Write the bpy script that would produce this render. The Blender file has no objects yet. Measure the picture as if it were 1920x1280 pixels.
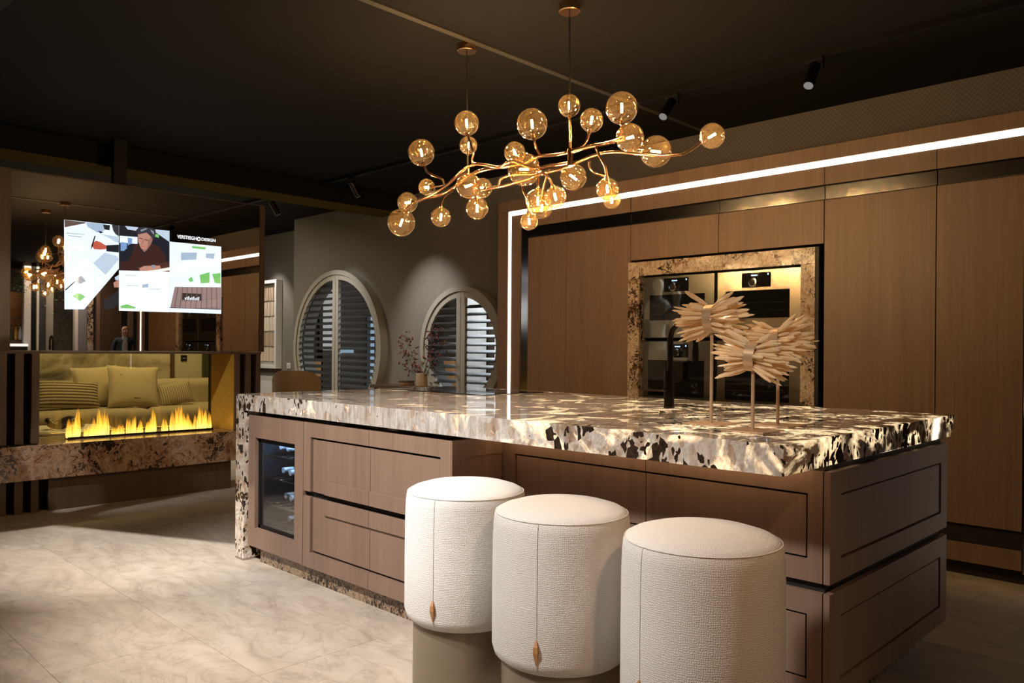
import bpy, bmesh, math, random
from mathutils import Vector, Matrix, Euler
random.seed(7)
S = bpy.context.scene
COL = S.collection
PI = math.pi

# ------------------------------------------------------------------ camera, world, exposure
cam = bpy.data.objects.new('camera', bpy.data.cameras.new('camera'))
COL.objects.link(cam)
cam.data.sensor_width = 36.0
cam.data.lens = 36.0 * 1480.94 / 1920.0
cam.data.shift_y = 15.79 / 1920.0
cam.data.clip_start = 0.05
YAW = math.radians(44.385)
cam.location = (0, 0, 1.204)
cam.matrix_world = (Matrix.Translation((0, 0, 1.204)) @ Matrix.Rotation(YAW, 4, 'Z')
                    @ Matrix.Rotation(PI / 2, 4, 'X') @ Matrix.Rotation(0.00778, 4, 'Z'))
S.camera = cam
w = bpy.data.worlds.new('world'); S.world = w; w.use_nodes = True
w.node_tree.nodes['Background'].inputs[0].default_value = (0.55, 0.6, 0.7, 1)
w.node_tree.nodes['Background'].inputs[1].default_value = 0.01
vs = S.view_settings
vs.view_transform = 'Standard'; vs.look = 'None'; vs.gamma = 1.0; vs.use_curve_mapping = False
vs.exposure = 0.1
S.cycles.use_denoising = True
S.cycles.max_bounces = 10
S.cycles.transparent_max_bounces = 24
S.cycles.sample_clamp_indirect = 4.0
S.cycles.caustics_reflective = False
S.cycles.caustics_refractive = False

# ------------------------------------------------------------------ lights
def light(name, typ, loc, energy, col, target=None, **kw):
    l = bpy.data.lights.new(name, typ); l.energy = energy; l.color = col
    for k, v in kw.items(): setattr(l, k, v)
    o = bpy.data.objects.new(name, l); COL.objects.link(o); o.location = loc
    if target is not None:
        d = Vector(target) - Vector(loc); o.rotation_euler = d.to_track_quat('-Z', 'Y').to_euler()
    return o

# room lighting that hangs outside the frame (ceiling spots over the walkway, downlights of the neighbouring rooms, and added unseen spots)
COOL = (1.0, .955, .915); WARM = (1.0, .72, .45)
FRAMING = (-3.9, .55, 2.80)
light('framing_spot', 'SPOT', FRAMING, 620, COOL, (-5.0, 1.85, 0), spot_size=math.radians(46), spot_blend=1.0, shadow_soft_size=.002)
light('walkway_spot', 'SPOT', (-2.7, .25, 2.80), 660, COOL, (-3.2, 2.1, .3), spot_size=math.radians(60), spot_blend=.9, shadow_soft_size=.04)
light('walkway_spot', 'SPOT', (-2.35, -.15, 2.80), 450, COOL, (-1.65, 1.95, .45), spot_size=math.radians(38), spot_blend=.9, shadow_soft_size=.16)
light('added_crystal_spot', 'SPOT', (-.75, .35, 2.80), 165, (1, .89, .72), (-1.36, 2.54, 1.2), spot_size=math.radians(17), spot_blend=1.0, shadow_soft_size=.05)  # added spot, unseen, brightens the crystal lamps
light('walkway_spot', 'SPOT', (.7, .7, 2.80), 110, (1, .60, .34), (-1.3, 1.9, .4), spot_size=math.radians(36), spot_blend=1.0, shadow_soft_size=.1)
light('added_bust_spot', 'SPOT', (-5.0, -.6, 2.80), 260, COOL, (-5.85, .7, 1.8), spot_size=math.radians(34), spot_blend=.6, shadow_soft_size=.03)  # unseen spot added so the busts are lit in the oven reflection
light('lounge_downlight', 'AREA', (-8.9, 3.2, 2.80), 60, (1, .88, .68), (-9.6, 3.3, 0), size=1.0)
light('gallery_downlight', 'SPOT', (-6.9, 3.9, 2.80), 45, (1, .9, .75), (-7.2, 4.3, .6), spot_size=math.radians(50), spot_blend=.8)
light('lounge_downlight', 'SPOT', (-9.9, 4.3, 2.80), 60, (1, .9, .75), (-10.6, 4.4, 1.2), spot_size=math.radians(90), spot_blend=.7)
light('gallery_downlight', 'SPOT', (-10.6, 5.2, 2.80), 60, COOL, (-10.6, 5.9, 1.4), spot_size=math.radians(60), spot_blend=.7)
light('display_room_light', 'AREA', (-7.0, 6.6, 2.7), 70, (.85, .93, 1), (-7.0, 7.0, 0), size=1.2)
light('bar_downlight', 'AREA', (4.0, 5.0, 2.75), 45, (1, .80, .6), (4.3, 5.0, 0), size=1.2)

# ------------------------------------------------------------------ materials
def rgb(h):
    h = h.lstrip('#'); c = [int(h[i:i+2], 16) / 255 for i in (0, 2, 4)]
    return tuple(((x + .055) / 1.055) ** 2.4 if x > .04045 else x / 12.92 for x in c) + (1,)
class NT:
    def __init__(s, name):
        s.m = bpy.data.materials.new(name); s.m.use_nodes = True
        s.t = s.m.node_tree; s.t.nodes.clear()
        s.out = s.n('ShaderNodeOutputMaterial')
    def n(s, typ, **kw):
        nd = s.t.nodes.new(typ)
        for k, v in kw.items():
            if k.startswith('i_'): nd.inputs[k[2:].replace('_', ' ')].default_value = v
            else: setattr(nd, k, v)
        return nd
    def l(s, a, b): s.t.links.new(a, b)
    def surf(s, sh): s.l(sh, s.out.inputs['Surface']); return s.m
    def pos(s, sc=(1, 1, 1), kind='world'):
        if kind == 'world': o = s.n('ShaderNodeNewGeometry').outputs['Position']
        elif kind == 'uv': o = s.n('ShaderNodeTexCoord').outputs['UV']
        else: o = s.n('ShaderNodeTexCoord').outputs['Object']
        mp = s.n('ShaderNodeMapping'); mp.inputs['Scale'].default_value = sc
        s.l(o, mp.inputs['Vector']); return mp.outputs[0]
    def noise(s, vec, scale=5, detail=4, rough=.5, dist=0):
        nd = s.n('ShaderNodeTexNoise'); nd.inputs['Scale'].default_value = scale
        nd.inputs['Detail'].default_value = detail; nd.inputs['Roughness'].default_value = rough
        nd.inputs['Distortion'].default_value = dist
        s.l(vec, nd.inputs['Vector']); return nd.outputs['Fac']
    def ramp(s, fac, stops, interp='LINEAR'):
        r = s.n('ShaderNodeValToRGB'); r.color_ramp.interpolation = interp
        el = r.color_ramp.elements
        while len(el) < len(stops): el.new(.5)
        for e, (p, c) in zip(el, stops):
            e.position = p; e.color = c if len(c) == 4 else tuple(c) + (1,)
        s.l(fac, r.inputs[0]); return r.outputs[0]
    def mix(s, fac, a, b, typ='MIX'):
        m = s.n('ShaderNodeMixRGB', blend_type=typ)
        for i, v in ((0, fac), (1, a), (2, b)):
            if hasattr(v, 'links'): s.l(v, m.inputs[i])
            else: m.inputs[i].default_value = v
        return m.outputs[0]
    def math(s, op, a, b=0.0, c=0.0, clamp=False):
        m = s.n('ShaderNodeMath', operation=op, use_clamp=clamp)
        for i, v in ((0, a), (1, b), (2, c)):
            if hasattr(v, 'links'): s.l(v, m.inputs[i])
            else: m.inputs[i].default_value = v
        return m.outputs[0]
    def bump(s, h, strength=.3, dist=.002):
        b = s.n('ShaderNodeBump'); b.inputs['Strength'].default_value = strength
        b.inputs['Distance'].default_value = dist; s.l(h, b.inputs['Height']); return b.outputs[0]
    def pr(s, base=None, rough=.5, metal=0, normal=None, emis=None, estr=0, spec=.5, coat=0, coatr=.03):
        p = s.n('ShaderNodeBsdfPrincipled')
        for k, v in (('Base Color', base), ('Roughness', rough), ('Metallic', metal), ('Normal', normal),
                     ('Emission Color', emis), ('Emission Strength', estr), ('Specular IOR Level', spec),
                     ('Coat Weight', coat), ('Coat Roughness', coatr)):
            if v is None: continue
            if hasattr(v, 'links'): s.l(v, p.inputs[k])
            else: p.inputs[k].default_value = v
        return p.outputs[0]
def plain(name, col, rough=.5, metal=0, spec=.5, var=.06, coat=0):
    t = NT(name); c = col if len(col) == 4 else tuple(col) + (1,)
    nz = t.noise(t.pos(), 14, 3)
    lo = tuple(x * (1 - var) for x in c[:3]); hi = tuple(min(1, x * (1 + var)) for x in c[:3])
    return t.surf(t.pr(t.ramp(nz, [(.3, lo), (.7, hi)]), rough, metal, spec=spec, coat=coat))
def emit(name, col, strength, gloss=None):
    t = NT(name); e = t.n('ShaderNodeEmission'); e.inputs[0].default_value = tuple(col[:3]) + (1,)
    e.inputs[1].default_value = strength
    if gloss is None: return t.surf(e.outputs[0])
    g = t.n('ShaderNodeBsdfGlossy'); g.inputs['Roughness'].default_value = .02
    g.inputs['Color'].default_value = (gloss, gloss, gloss, 1)
    a = t.n('ShaderNodeAddShader'); t.l(e.outputs[0], a.inputs[0]); t.l(g.outputs[0], a.inputs[1])
    return t.surf(a.outputs[0])
M = {}
def wood(name, a, b, c, rough=.45, horiz=False):
    t = NT(name)
    v = t.pos((2, 2, 60) if horiz else (60, 60, 1.6))
    n1 = t.noise(v, 1.0, 6, .65, .4)
    n2 = t.noise(t.pos((1.2, 1.2, 9) if horiz else (9, 9, .5)), 1.0, 3, .5, .3)
    col = t.mix(.35, t.ramp(n1, [(.25, a), (.5, b), (.75, c)]), t.ramp(n2, [(.3, a), (.7, c)]))
    return t.surf(t.pr(col, rough, normal=t.bump(n1, .12, .001), spec=.4))
M['oak'] = wood('oak_veneer', (.170, .107, .075), (.213, .136, .096), (.262, .172, .124))
M['oak_dark'] = wood('oak_dark', (.030, .018, .011), (.040, .025, .015), (.055, .034, .02))
M['gap'] = plain('shadow_gap', (.012, .009, .007), .6)
M['walnut'] = wood('walnut', (.070, .042, .028), (.092, .056, .037), (.12, .076, .05))
M['bronze'] = plain('bronze_strip', (.46, .42, .40), .14, 1.0, var=.03)
M['brass'] = plain('copper_brass', (.62, .36, .19), .24, 1.0, var=.03)
M['cord'] = plain('black_cord', (.01, .01, .01), .6)
M['black'] = plain('matte_black', (.008, .008, .0085), .5, spec=.2)
M['blackmetal'] = plain('black_metal', (.03, .024, .02), .28, .9)
M['ceiling'] = plain('ceiling_paint', (.0085, .0078, .0074), .85, spec=.2)
M['bulkhead'] = plain('bulkhead_paint', (.05, .045, .035), .8)
M['wallpaint'] = plain('wall_paint', (.20, .18, .155), .75, var=.04)
M['palewall'] = plain('pale_wall', (.5, .48, .4), .7, var=.05)
M['white'] = plain('white_paint', (.75, .73, .69), .5, var=.03)
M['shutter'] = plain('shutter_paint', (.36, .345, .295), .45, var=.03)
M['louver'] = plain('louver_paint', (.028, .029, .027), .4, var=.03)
M['stoolbase'] = plain('taupe_metal', (.23, .18, .125), .4, .3, var=.03)
M['leather'] = plain('tan_leather', (.42, .2, .075), .5)
M['porcelain'] = plain('white_plaster', (.8, .8, .78), .5, var=.03)
M['green'] = plain('dark_green', (.03, .05, .025), .6)
M['amberwall'] = plain('amber_brass_panel', (.62, .36, .05), .35, .3, var=.08)
M['grey'] = plain('grey_curtain', (.22, .22, .25), .8)
M['concrete'] = plain('concrete', (.18, .165, .15), .8, var=.25)

def stone(name, lit=0.0, scale=1.0, dark=1.0, warm=0.0, gloss=.05, zones=None, frag=(34, 80), tint=None, swirl=False):
    t = NT(name)
    v = t.pos((scale, scale, scale))
    warp = t.n('ShaderNodeTexNoise'); warp.inputs['Scale'].default_value = 3.2; warp.inputs['Detail'].default_value = 5
    t.l(v, warp.inputs['Vector'])
    vv = t.n('ShaderNodeVectorMath', operation='MULTIPLY_ADD')
    t.l(warp.outputs['Color'], vv.inputs[0]); vv.inputs[1].default_value = (.34, .34, .34); t.l(v, vv.inputs[2])
    v2 = vv.outputs[0]
    big = t.noise(v2, 5.5, 7, .62, .8)
    base = t.ramp(big, [(.30, (.20 + .05 * warm, .11, .055)), (.38, (.46, .34, .24)), (.45, (.66, .57, .48)), (.55, (.74, .69, .63)),
                        (.60, (.50, .40, .31)), (.68, (.80, .77, .73))])
    grain = t.noise(v2, 60, 4, .7)
    base = t.mix(.55, base, t.ramp(grain, [(.35, (.35, .3, .25)), (.65, (1, 1, 1))]), 'MULTIPLY')
    # angular mineral fragments: two sizes of voronoi cells, clustered by a slow noise
    sm = t.n('ShaderNodeVectorMath', operation='MULTIPLY_ADD'); t.l(warp.outputs['Color'], sm.inputs[0])
    sm.inputs[1].default_value = (.10, .10, .10); mv = t.n('ShaderNodeMapping'); mv.inputs['Scale'].default_value = (1, 1, .6)
    t.l(v, mv.inputs['Vector']); t.l(mv.outputs[0], sm.inputs[2])
    reg = t.noise(v, 2.1, 4, .6, .6)
    masks = []
    if zones:      # the slab's own pattern: a calm grey stretch between two dark-flecked ends
        zx = t.n('ShaderNodeSeparateXYZ'); t.l(t.n('ShaderNodeNewGeometry').outputs['Position'], zx.inputs[0])
        zr = t.ramp(t.math('MULTIPLY_ADD', zx.outputs[0], .25, 1.1), zones)
        streak = t.noise(t.pos((70, 30, 6)), 1.0, 5, .6, .8)
        calm = t.ramp(streak, [(.3, (.20, .17, .15)), (.5, (.37, .335, .305)), (.7, (.50, .47, .44))])
        base = t.mix(t.math('MULTIPLY', t.math('SUBTRACT', 1.0, zr), .8), base, calm)
        reg = t.math('ADD', reg, t.math('MULTIPLY', t.math('SUBTRACT', zr, .82), .2))
    for sc_, thr in ((frag[0], .10), (frag[1], .13)):
        vo = t.n('ShaderNodeTexVoronoi'); vo.inputs['Scale'].default_value = sc_; t.l(sm.outputs[0], vo.inputs['Vector'])
        sp = t.n('ShaderNodeSeparateColor'); t.l(vo.outputs['Color'], sp.inputs[0])
        lim = t.math('MULTIPLY_ADD', t.math('SUBTRACT', reg, .5), 1.7, thr * dark)
        masks.append(t.math('LESS_THAN', sp.outputs[0], lim))
        if sc_ == frag[0]:
            tone = t.ramp(sp.outputs[1], [(0, (.78, .74, .70)), (.3, (1, 1, 1)), (.75, (1, .96, .92)), (.86, (.62, .44, .30)), (1, (.85, .78, .72))])
            base = t.mix(.75, base, tone, 'MULTIPLY')
    bmask = t.math('MAXIMUM', masks[0], masks[1])
    if swirl:      # blotchy veins instead of angular chips
        blk = t.noise(v2, 15, 6, .7, 1.6)
        bm = t.math('ADD', blk, t.math('MULTIPLY', t.math('SUBTRACT', reg, .5), .7))
        bmask = t.ramp(bm, [(.555, (0, 0, 0)), (.60, (1, 1, 1))])
    dk = t.ramp(grain, [(.35, (.012, .009, .008)), (.7, (.06, .035, .022))])
    if tint: base = t.mix(1.0, base, tuple(tint) + (1,), 'MULTIPLY')
    base = t.mix(bmask, base, dk)
    if not lit:
        return t.surf(t.pr(base, gloss + .08, spec=.5))
    # back-lit quartz veins: LEDs under the translucent slab
    ev = t.pos((1.7, 1.2, 1.7))
    e1 = t.noise(ev, 3.4, 5, .6, 1.4)
    sx = t.n('ShaderNodeSeparateXYZ'); t.l(t.n('ShaderNodeNewGeometry').outputs['Position'], sx.inputs[0])
    gx = t.math('MULTIPLY_ADD', sx.outputs[0], .045, .115)        # more LED panels towards the stool end
    em = t.math('ADD', e1, t.math('MULTIPLY', gx, 1.0))
    emask = t.ramp(em, [(.55, (0, 0, 0)), (.61, (.4, .4, .4)), (.72, (1, 1, 1))])
    inv = t.mix(bmask, emask, (0, 0, 0, 1))
    ecol = t.ramp(grain, [(.3, (.75, .42, .16)), (.6, (1, .78, .48))])
    ecol = t.mix(inv, (0, 0, 0, 1), ecol)
    return t.surf(t.pr(base, gloss, spec=.6, emis=ecol, estr=lit))
M['counter'] = stone('backlit_quartzite', 1.5, gloss=.035, zones=[(.03, (1,) * 3), (.12, (.35,) * 3), (.25, (0,) * 3), (.52, (.05,) * 3), (.66, (.8,) * 3), (.85, (1,) * 3)])
M['stone'] = stone('quartzite', 0, 1.0, 1.0)
M['ledge'] = stone('granite_ledge', 0, 1.25, .4, 1.0, .1, tint=(.72, .57, .46), swirl=True)
M['ovenstone'] = stone('oven_frame_quartzite', 0, 2.2, .55, .2, tint=(.92, .85, .82), swirl=True)
M['plinthstone'] = stone('plinth_quartzite', 0, 1.6, 1.6, frag=(48, 120), tint=(.52, .42, .33))

def floor_mat():
    t = NT('beige_marble')
    oi = t.n('ShaderNodeObjectInfo')
    pv = t.n('ShaderNodeVectorMath', operation='MULTIPLY_ADD')
    cmb = t.n('ShaderNodeCombineXYZ'); t.l(oi.outputs['Random'], cmb.inputs[0]); t.l(oi.outputs['Random'], cmb.inputs[1])
    t.l(cmb.outputs[0], pv.inputs[0]); pv.inputs[1].default_value = (9, 9, 0)
    t.l(t.pos((1.0, 1.9, 1)), pv.inputs[2])
    v = pv.outputs[0]
    n1 = t.noise(v, 2.6, 8, .62, 1.8)
    n2 = t.noise(v, 1.4, 6, .6, 2.6)
    vein = t.ramp(t.math('ABSOLUTE', t.math('SUBTRACT', n2, .5)), [(0, (0, 0, 0)), (.035, (1, 1, 1))])
    col = t.ramp(n1, [(.3, (.36, .29, .23)), (.5, (.45, .375, .30)), (.7, (.52, .44, .365))])
    col = t.mix(.16, col, vein, 'MULTIPLY')
    fine = t.noise(t.pos(), 60, 3)
    return t.surf(t.pr(col, .42, spec=.35, normal=t.bump(fine, .05, .001)))
M['floor'] = floor_mat()
M['grout'] = plain('grout', (.36, .30, .24), .8)

def fabric():
    t = NT('boucle_fabric')
    u = t.pos((1, 1, 1), 'uv')
    warp = t.n('ShaderNodeTexNoise'); warp.inputs['Scale'].default_value = 60; t.l(u, warp.inputs['Vector'])
    vv = t.n('ShaderNodeVectorMath', operation='MULTIPLY_ADD'); t.l(warp.outputs['Color'], vv.inputs[0])
    vv.inputs[1].default_value = (.012, .012, 0); t.l(u, vv.inputs[2])
    w1 = t.n('ShaderNodeTexWave', bands_direction='X'); w1.inputs['Scale'].default_value = 55; t.l(vv.outputs[0], w1.inputs['Vector'])
    w2 = t.n('ShaderNodeTexWave', bands_direction='Y'); w2.inputs['Scale'].default_value = 55; t.l(vv.outputs[0], w2.inputs['Vector'])
    nz = t.noise(u, 220, 3, .6)
    h = t.math('ADD', t.math('MULTIPLY', w1.outputs['Fac'], w2.outputs['Fac']), nz)
    col = t.ramp(h, [(.25, (.54, .50, .455)), (.8, (.70, .665, .625)), (1.0, (.76, .735, .70))])
    return t.surf(t.pr(col, .9, normal=t.bump(h, .32, .003), spec=.2))
M['boucle'] = fabric()
def cloth(name, col, s1=None, stripes=None, rough=.9):
    t = NT(name)
    u = t.pos((1, 1, 1), 'obj')
    nz = t.noise(u, 180, 2)
    c = t.ramp(nz, [(.3, tuple(x * .86 for x in col)), (.7, col)])
    if stripes:
        axis, sc, c2, th = stripes
        wv = t.n('ShaderNodeTexWave', bands_direction=axis); wv.inputs['Scale'].default_value = sc
        wv.inputs['Distortion'].default_value = .4; t.l(u, wv.inputs['Vector'])
        c = t.mix(t.ramp(wv.outputs['Fac'], [(th, (0, 0, 0)), (th + .08, (1, 1, 1))]), c, tuple(c2) + (1,))
    return t.surf(t.pr(c, rough, spec=.2, normal=t.bump(nz, .3, .002)))
M['sofa'] = cloth('sofa_linen', (.42, .36, .26))
M['cush_cream'] = cloth('cushion_cream', (.55, .47, .33))
M['cush_dark'] = cloth('cushion_dark_stripe', (.46, .39, .27), stripes=('Z', 9.0, (.09, .07, .05), .5))
M['cush_light'] = cloth('cushion_light_stripe', (.50, .43, .31), stripes=('Y', 12.0, (.26, .21, .14), .55))
M['chair'] = cloth('tan_upholstery', (.42, .29, .18))
M['chair_dark'] = plain('dark_leather', (.03, .022, .018), .4)

def mirror_mat():
    t = NT('smoked_mirror'); g = t.n('ShaderNodeBsdfGlossy'); g.inputs['Roughness'].default_value = .012
    g.inputs['Color'].default_value = (.62, .58, .55, 1); return t.surf(g.outputs[0])
M['mirror'] = mirror_mat()
def thin_glass(name, tint, refl=1.0, trans=0.0, ior=1.5, rough=.0, tcol=None, base=.045):
    t = NT(name)
    tr = t.n('ShaderNodeBsdfTransparent'); tr.inputs[0].default_value = tuple(tint) + (1,)
    g = t.n('ShaderNodeBsdfGlossy'); g.inputs['Roughness'].default_value = rough
    f = t.n('ShaderNodeLayerWeight'); f.inputs['Blend'].default_value = .5
    fm = t.math('MULTIPLY_ADD', t.math('POWER', f.outputs['Facing'], 3.0), .85 * refl, base, clamp=True)
    mx = t.n('ShaderNodeMixShader'); t.l(fm, mx.inputs[0]); t.l(tr.outputs[0], mx.inputs[1]); t.l(g.outputs[0], mx.inputs[2])
    sh = mx.outputs[0]
    if trans:
        d = t.n('ShaderNodeBsdfTranslucent'); d.inputs[0].default_value = tuple(tcol or tint) + (1,)
        m2 = t.n('ShaderNodeMixShader'); m2.inputs[0].default_value = trans
        t.l(sh, m2.inputs[1]); t.l(d.outputs[0], m2.inputs[2]); sh = m2.outputs[0]
    return t.surf(sh)
M['globe'] = thin_glass('amber_glass', (.98, .82, .52), 1.1, .008, 1.55, tcol=(1, .60, .22), base=.12)
M['fireglass'] = thin_glass('fire_glass', (.86, .78, .52), .8)
M['coolglass'] = thin_glass('cooler_glass', (.75, .78, .8), 1.0)
M['ovenglass'] = plain('oven_glass', (.006, .006, .007), .03, spec=.8)
M['hobglass'] = plain('hob_glass', (.008, .008, .009), .04, spec=.6)
def steel():
    t = NT('brushed_steel')
    v = t.pos((1, 1, 140)); nz = t.noise(v, 3, 4)
    g = t.pr((.56, .47, .35, 1), t.ramp(nz, [(.3, (.16, .16, .16)), (.7, (.26, .26, .26))]), 1.0, normal=t.bump(nz, .04, .001))
    return t.surf(g)
M['steel'] = steel()
def oven_mirror():
    t = NT('oven_mirror_glass')      # steel door under a clear glass sheet: soft and sharp reflection together
    a = t.n('ShaderNodeBsdfGlossy'); a.inputs['Color'].default_value = (.50, .46, .37, 1); a.inputs['Roughness'].default_value = .24
    b = t.n('ShaderNodeBsdfGlossy'); b.inputs['Color'].default_value = (.62, .66, .60, 1); b.inputs['Roughness'].default_value = .03
    nz = t.noise(t.pos((1, 1, 120)), 3, 3)
    m = t.n('ShaderNodeMixShader'); t.l(t.ramp(nz, [(.3, (.34,) * 3), (.7, (.42,) * 3)]), m.inputs[0]); t.l(a.outputs[0], m.inputs[1]); t.l(b.outputs[0], m.inputs[2])
    return t.surf(m.outputs[0])
M['ovenmirror'] = oven_mirror()
M['chrome'] = plain('chrome', (.7, .66, .6), .12, 1.0, var=.02)
M['led'] = emit('led_diffuser', (1.0, .86, .72), 4.5)
M['filament'] = emit('filament', (1.0, .75, .51), 1400.0)
M['spotlens'] = emit('spot_lens', (1.0, .93, .85), .22)
M['underled'] = emit('under_counter_led', (1.0, .62, .32), 9.0)
M['firestrip'] = emit('added_fire_glow', (1.0, .5, .08), 26.0)
M['coolled'] = emit('cooler_led', (.45, .68, 1.0), 170.0)
def crystal():
    t = NT('peach_crystal')
    nz = t.noise(t.pos(), 45, 4)
    c = t.ramp(nz, [(.3, (.94, .74, .50)), (.7, (.98, .87, .67))])
    a = t.pr(c, .25, spec=.5); tl = t.n('ShaderNodeBsdfTranslucent'); t.l(c, tl.inputs[0])
    m = t.n('ShaderNodeMixShader'); m.inputs[0].default_value = .5; t.l(a, m.inputs[1]); t.l(tl.outputs[0], m.inputs[2])
    return t.surf(m.outputs[0])
M['crystal'] = crystal()
M['peachmetal'] = plain('peach_metal', (.55, .36, .22), .35, .4, var=.03)
def textile_wall():
    t = NT('woven_wallcovering')
    w1 = t.n('ShaderNodeTexChecker'); w1.inputs['Scale'].default_value = 60; t.l(t.pos((1, 1, 1)), w1.inputs['Vector'])
    c = t.mix(w1.outputs['Fac'], (.135, .115, .105, 1), (.175, .15, .137, 1))
    return t.surf(t.pr(c, .8, normal=t.bump(w1.outputs['Fac'], .3, .003)))
M['textile'] = textile_wall()
def marble_wall():
    t = NT('veined_wall_panel')
    n = t.noise(t.pos((1, .5, 1.6)), 1.1, 7, .6, 2.2)
    c = t.ramp(n, [(.32, (.10, .085, .06)), (.45, (.30, .26, .19)), (.55, (.52, .48, .38)), (.7, (.60, .57, .48))])
    return t.surf(t.pr(c, .5))
M['marblewall'] = marble_wall()
def flame_mat():
    t = NT('flame')
    tc = t.n('ShaderNodeTexCoord'); sx = t.n('ShaderNodeSeparateXYZ'); t.l(tc.outputs['Generated'], sx.inputs[0])
    col = t.ramp(sx.outputs[2], [(0, (1, .66, .16)), (.35, (1, .50, .05)), (1, (.85, .30, .01))])
    nz = t.noise(t.pos((1, 110, 5)), 1.0, 3)
    al = t.math('MULTIPLY', t.ramp(sx.outputs[2], [(0, (.75,) * 3), (.5, (.45,) * 3), (1, (0, 0, 0))]), t.ramp(nz, [(.3, (.15,) * 3), (.65, (1, 1, 1))]))
    e = t.n('ShaderNodeEmission'); e.inputs[1].default_value = 2.4; t.l(col, e.inputs[0])
    tr = t.n('ShaderNodeBsdfTransparent'); m = t.n('ShaderNodeMixShader')
    t.l(al, m.inputs[0]); t.l(tr.outputs[0], m.inputs[1]); t.l(e.outputs[0], m.inputs[2])
    return t.surf(m.outputs[0])
M['flame'] = flame_mat()

# ------------------------------------------------------------------ mesh helpers
class MB:
    def __init__(s): s.v = []; s.f = []; s.uv = {}
    def box(s, x0, x1, y0, y1, z0, z1):
        b = len(s.v)
        s.v += [(x0, y0, z0), (x1, y0, z0), (x1, y1, z0), (x0, y1, z0), (x0, y0, z1), (x1, y0, z1), (x1, y1, z1), (x0, y1, z1)]
        s.f += [tuple(b + i for i in q) for q in ((0, 3, 2, 1), (4, 5, 6, 7), (0, 1, 5, 4), (1, 2, 6, 5), (2, 3, 7, 6), (3, 0, 4, 7))]
        return s
    def prism(s, pts, d, at, axis='x'):
        """polygon pts in the plane normal to axis, from at to at+d"""
        b = len(s.v); n = len(pts)
        def mk(p, q): return {'x': (q, p[0], p[1]), 'y': (p[0], q, p[1]), 'z': (p[0], p[1], q)}[axis]
        s.v += [mk(p, at) for p in pts] + [mk(p, at + d) for p in pts]
        s.f.append(tuple(b + i for i in range(n))[::-1]); s.f.append(tuple(b + n + i for i in range(n)))
        for i in range(n):
            j = (i + 1) % n; s.f.append((b + i, b + j, b + n + j, b + n + i))
        return s
    def lathe(s, prof, c=(0, 0, 0), seg=32, uv=False, scale=(1, 1)):
        b = len(s.v); n = len(prof)
        for k in range(seg):
            a = 2 * PI * k / seg
            for r, z in prof: s.v.append((c[0] + r * math.cos(a) * scale[0], c[1] + r * math.sin(a) * scale[1], c[2] + z))
        for k in range(seg):
            k2 = (k + 1) % seg
            for i in range(n - 1):
                q = (b + k * n + i, b + k2 * n + i, b + k2 * n + i + 1, b + k * n + i + 1)
                if prof[i][0] < 1e-6: q = (q[0], q[2], q[3])
                elif prof[i + 1][0] < 1e-6: q = (q[0], q[1], q[2])
                if uv:
                    rr = uv; L = [0]
                    for m_ in range(1, n): L.append(L[-1] + math.hypot(prof[m_][0] - prof[m_-1][0], prof[m_][1] - prof[m_-1][1]))
                    u0, u1 = k / seg * 2 * PI * rr, (k + 1) / seg * 2 * PI * rr
                    full = [(u0, L[i]), (u1, L[i]), (u1, L[i + 1]), (u0, L[i + 1])]
                    if prof[i][0] < 1e-6: full = [full[0], full[2], full[3]]
                    elif prof[i + 1][0] < 1e-6: full = full[:3]
                    s.uv[len(s.f)] = full
                s.f.append(q)
        return s
    def tube(s, pts, r, seg=8, r1=None, smooth=0):
        P = [Vector(p) for p in pts]
        if smooth: P = catmull(P, smooth)
        b = len(s.v); n = len(P)
        up = Vector((0, 0, 1))
        t0 = (P[1] - P[0]).normalized()
        nrm = t0.cross(up)
        if nrm.length < .05: nrm = t0.cross(Vector((1, 0, 0)))
        nrm.normalize()
        for i, p in enumerate(P):
            t = (P[min(i + 1, n - 1)] - P[max(i - 1, 0)]).normalized()
            nrm = (nrm - t * nrm.dot(t)).normalized(); bn = t.cross(nrm)
            rr = r if r1 is None else r + (r1 - r) * i / (n - 1)
            for k in range(seg):
                a = 2 * PI * k / seg
                s.v.append(tuple(p + nrm * rr * math.cos(a) + bn * rr * math.sin(a)))
        for i in range(n - 1):
            for k in range(seg):
                k2 = (k + 1) % seg
                s.f.append((b + i * seg + k, b + i * seg + k2, b + (i + 1) * seg + k2, b + (i + 1) * seg + k))
        s.f.append(tuple(b + k for k in range(seg))[::-1]); s.f.append(tuple(b + (n - 1) * seg + k for k in range(seg)))
        return s
    def cyl(s, a, b_, r, seg=20, r1=None): return s.tube([a, b_], r, seg, r1)
    def sphere(s, c, r, seg=16, rings=10):
        prof = [(max(0, r * math.sin(PI * i / rings)) if 0 < i < rings else 0, -r * math.cos(PI * i / rings)) for i in range(rings + 1)]
        return s.lathe(prof, c, seg)
    def mesh(s, name, mat, smooth=False, bevel=0):
        me = bpy.data.meshes.new(name); me.from_pydata(s.v, [], s.f)
        if mat: me.materials.append(mat)
        if s.uv:
            ul = me.uv_layers.new(name='UVMap')
            for p in me.polygons:
                for li, uvc in zip(p.loop_indices, s.uv.get(p.index, [(0, 0)] * 4)): ul.data[li].uv = uvc
        bm = bmesh.new(); bm.from_mesh(me)
        if not s.uv: bmesh.ops.recalc_face_normals(bm, faces=bm.faces)
        if bevel: bmesh.ops.bevel(bm, geom=bm.edges[:], offset=bevel, segments=2, affect='EDGES', profile=.6, clamp_overlap=True)
        bm.to_mesh(me); bm.free()
        if smooth:
            me.shade_smooth()
            me.set_sharp_from_angle(angle=math.radians(40))
        return me
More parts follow.
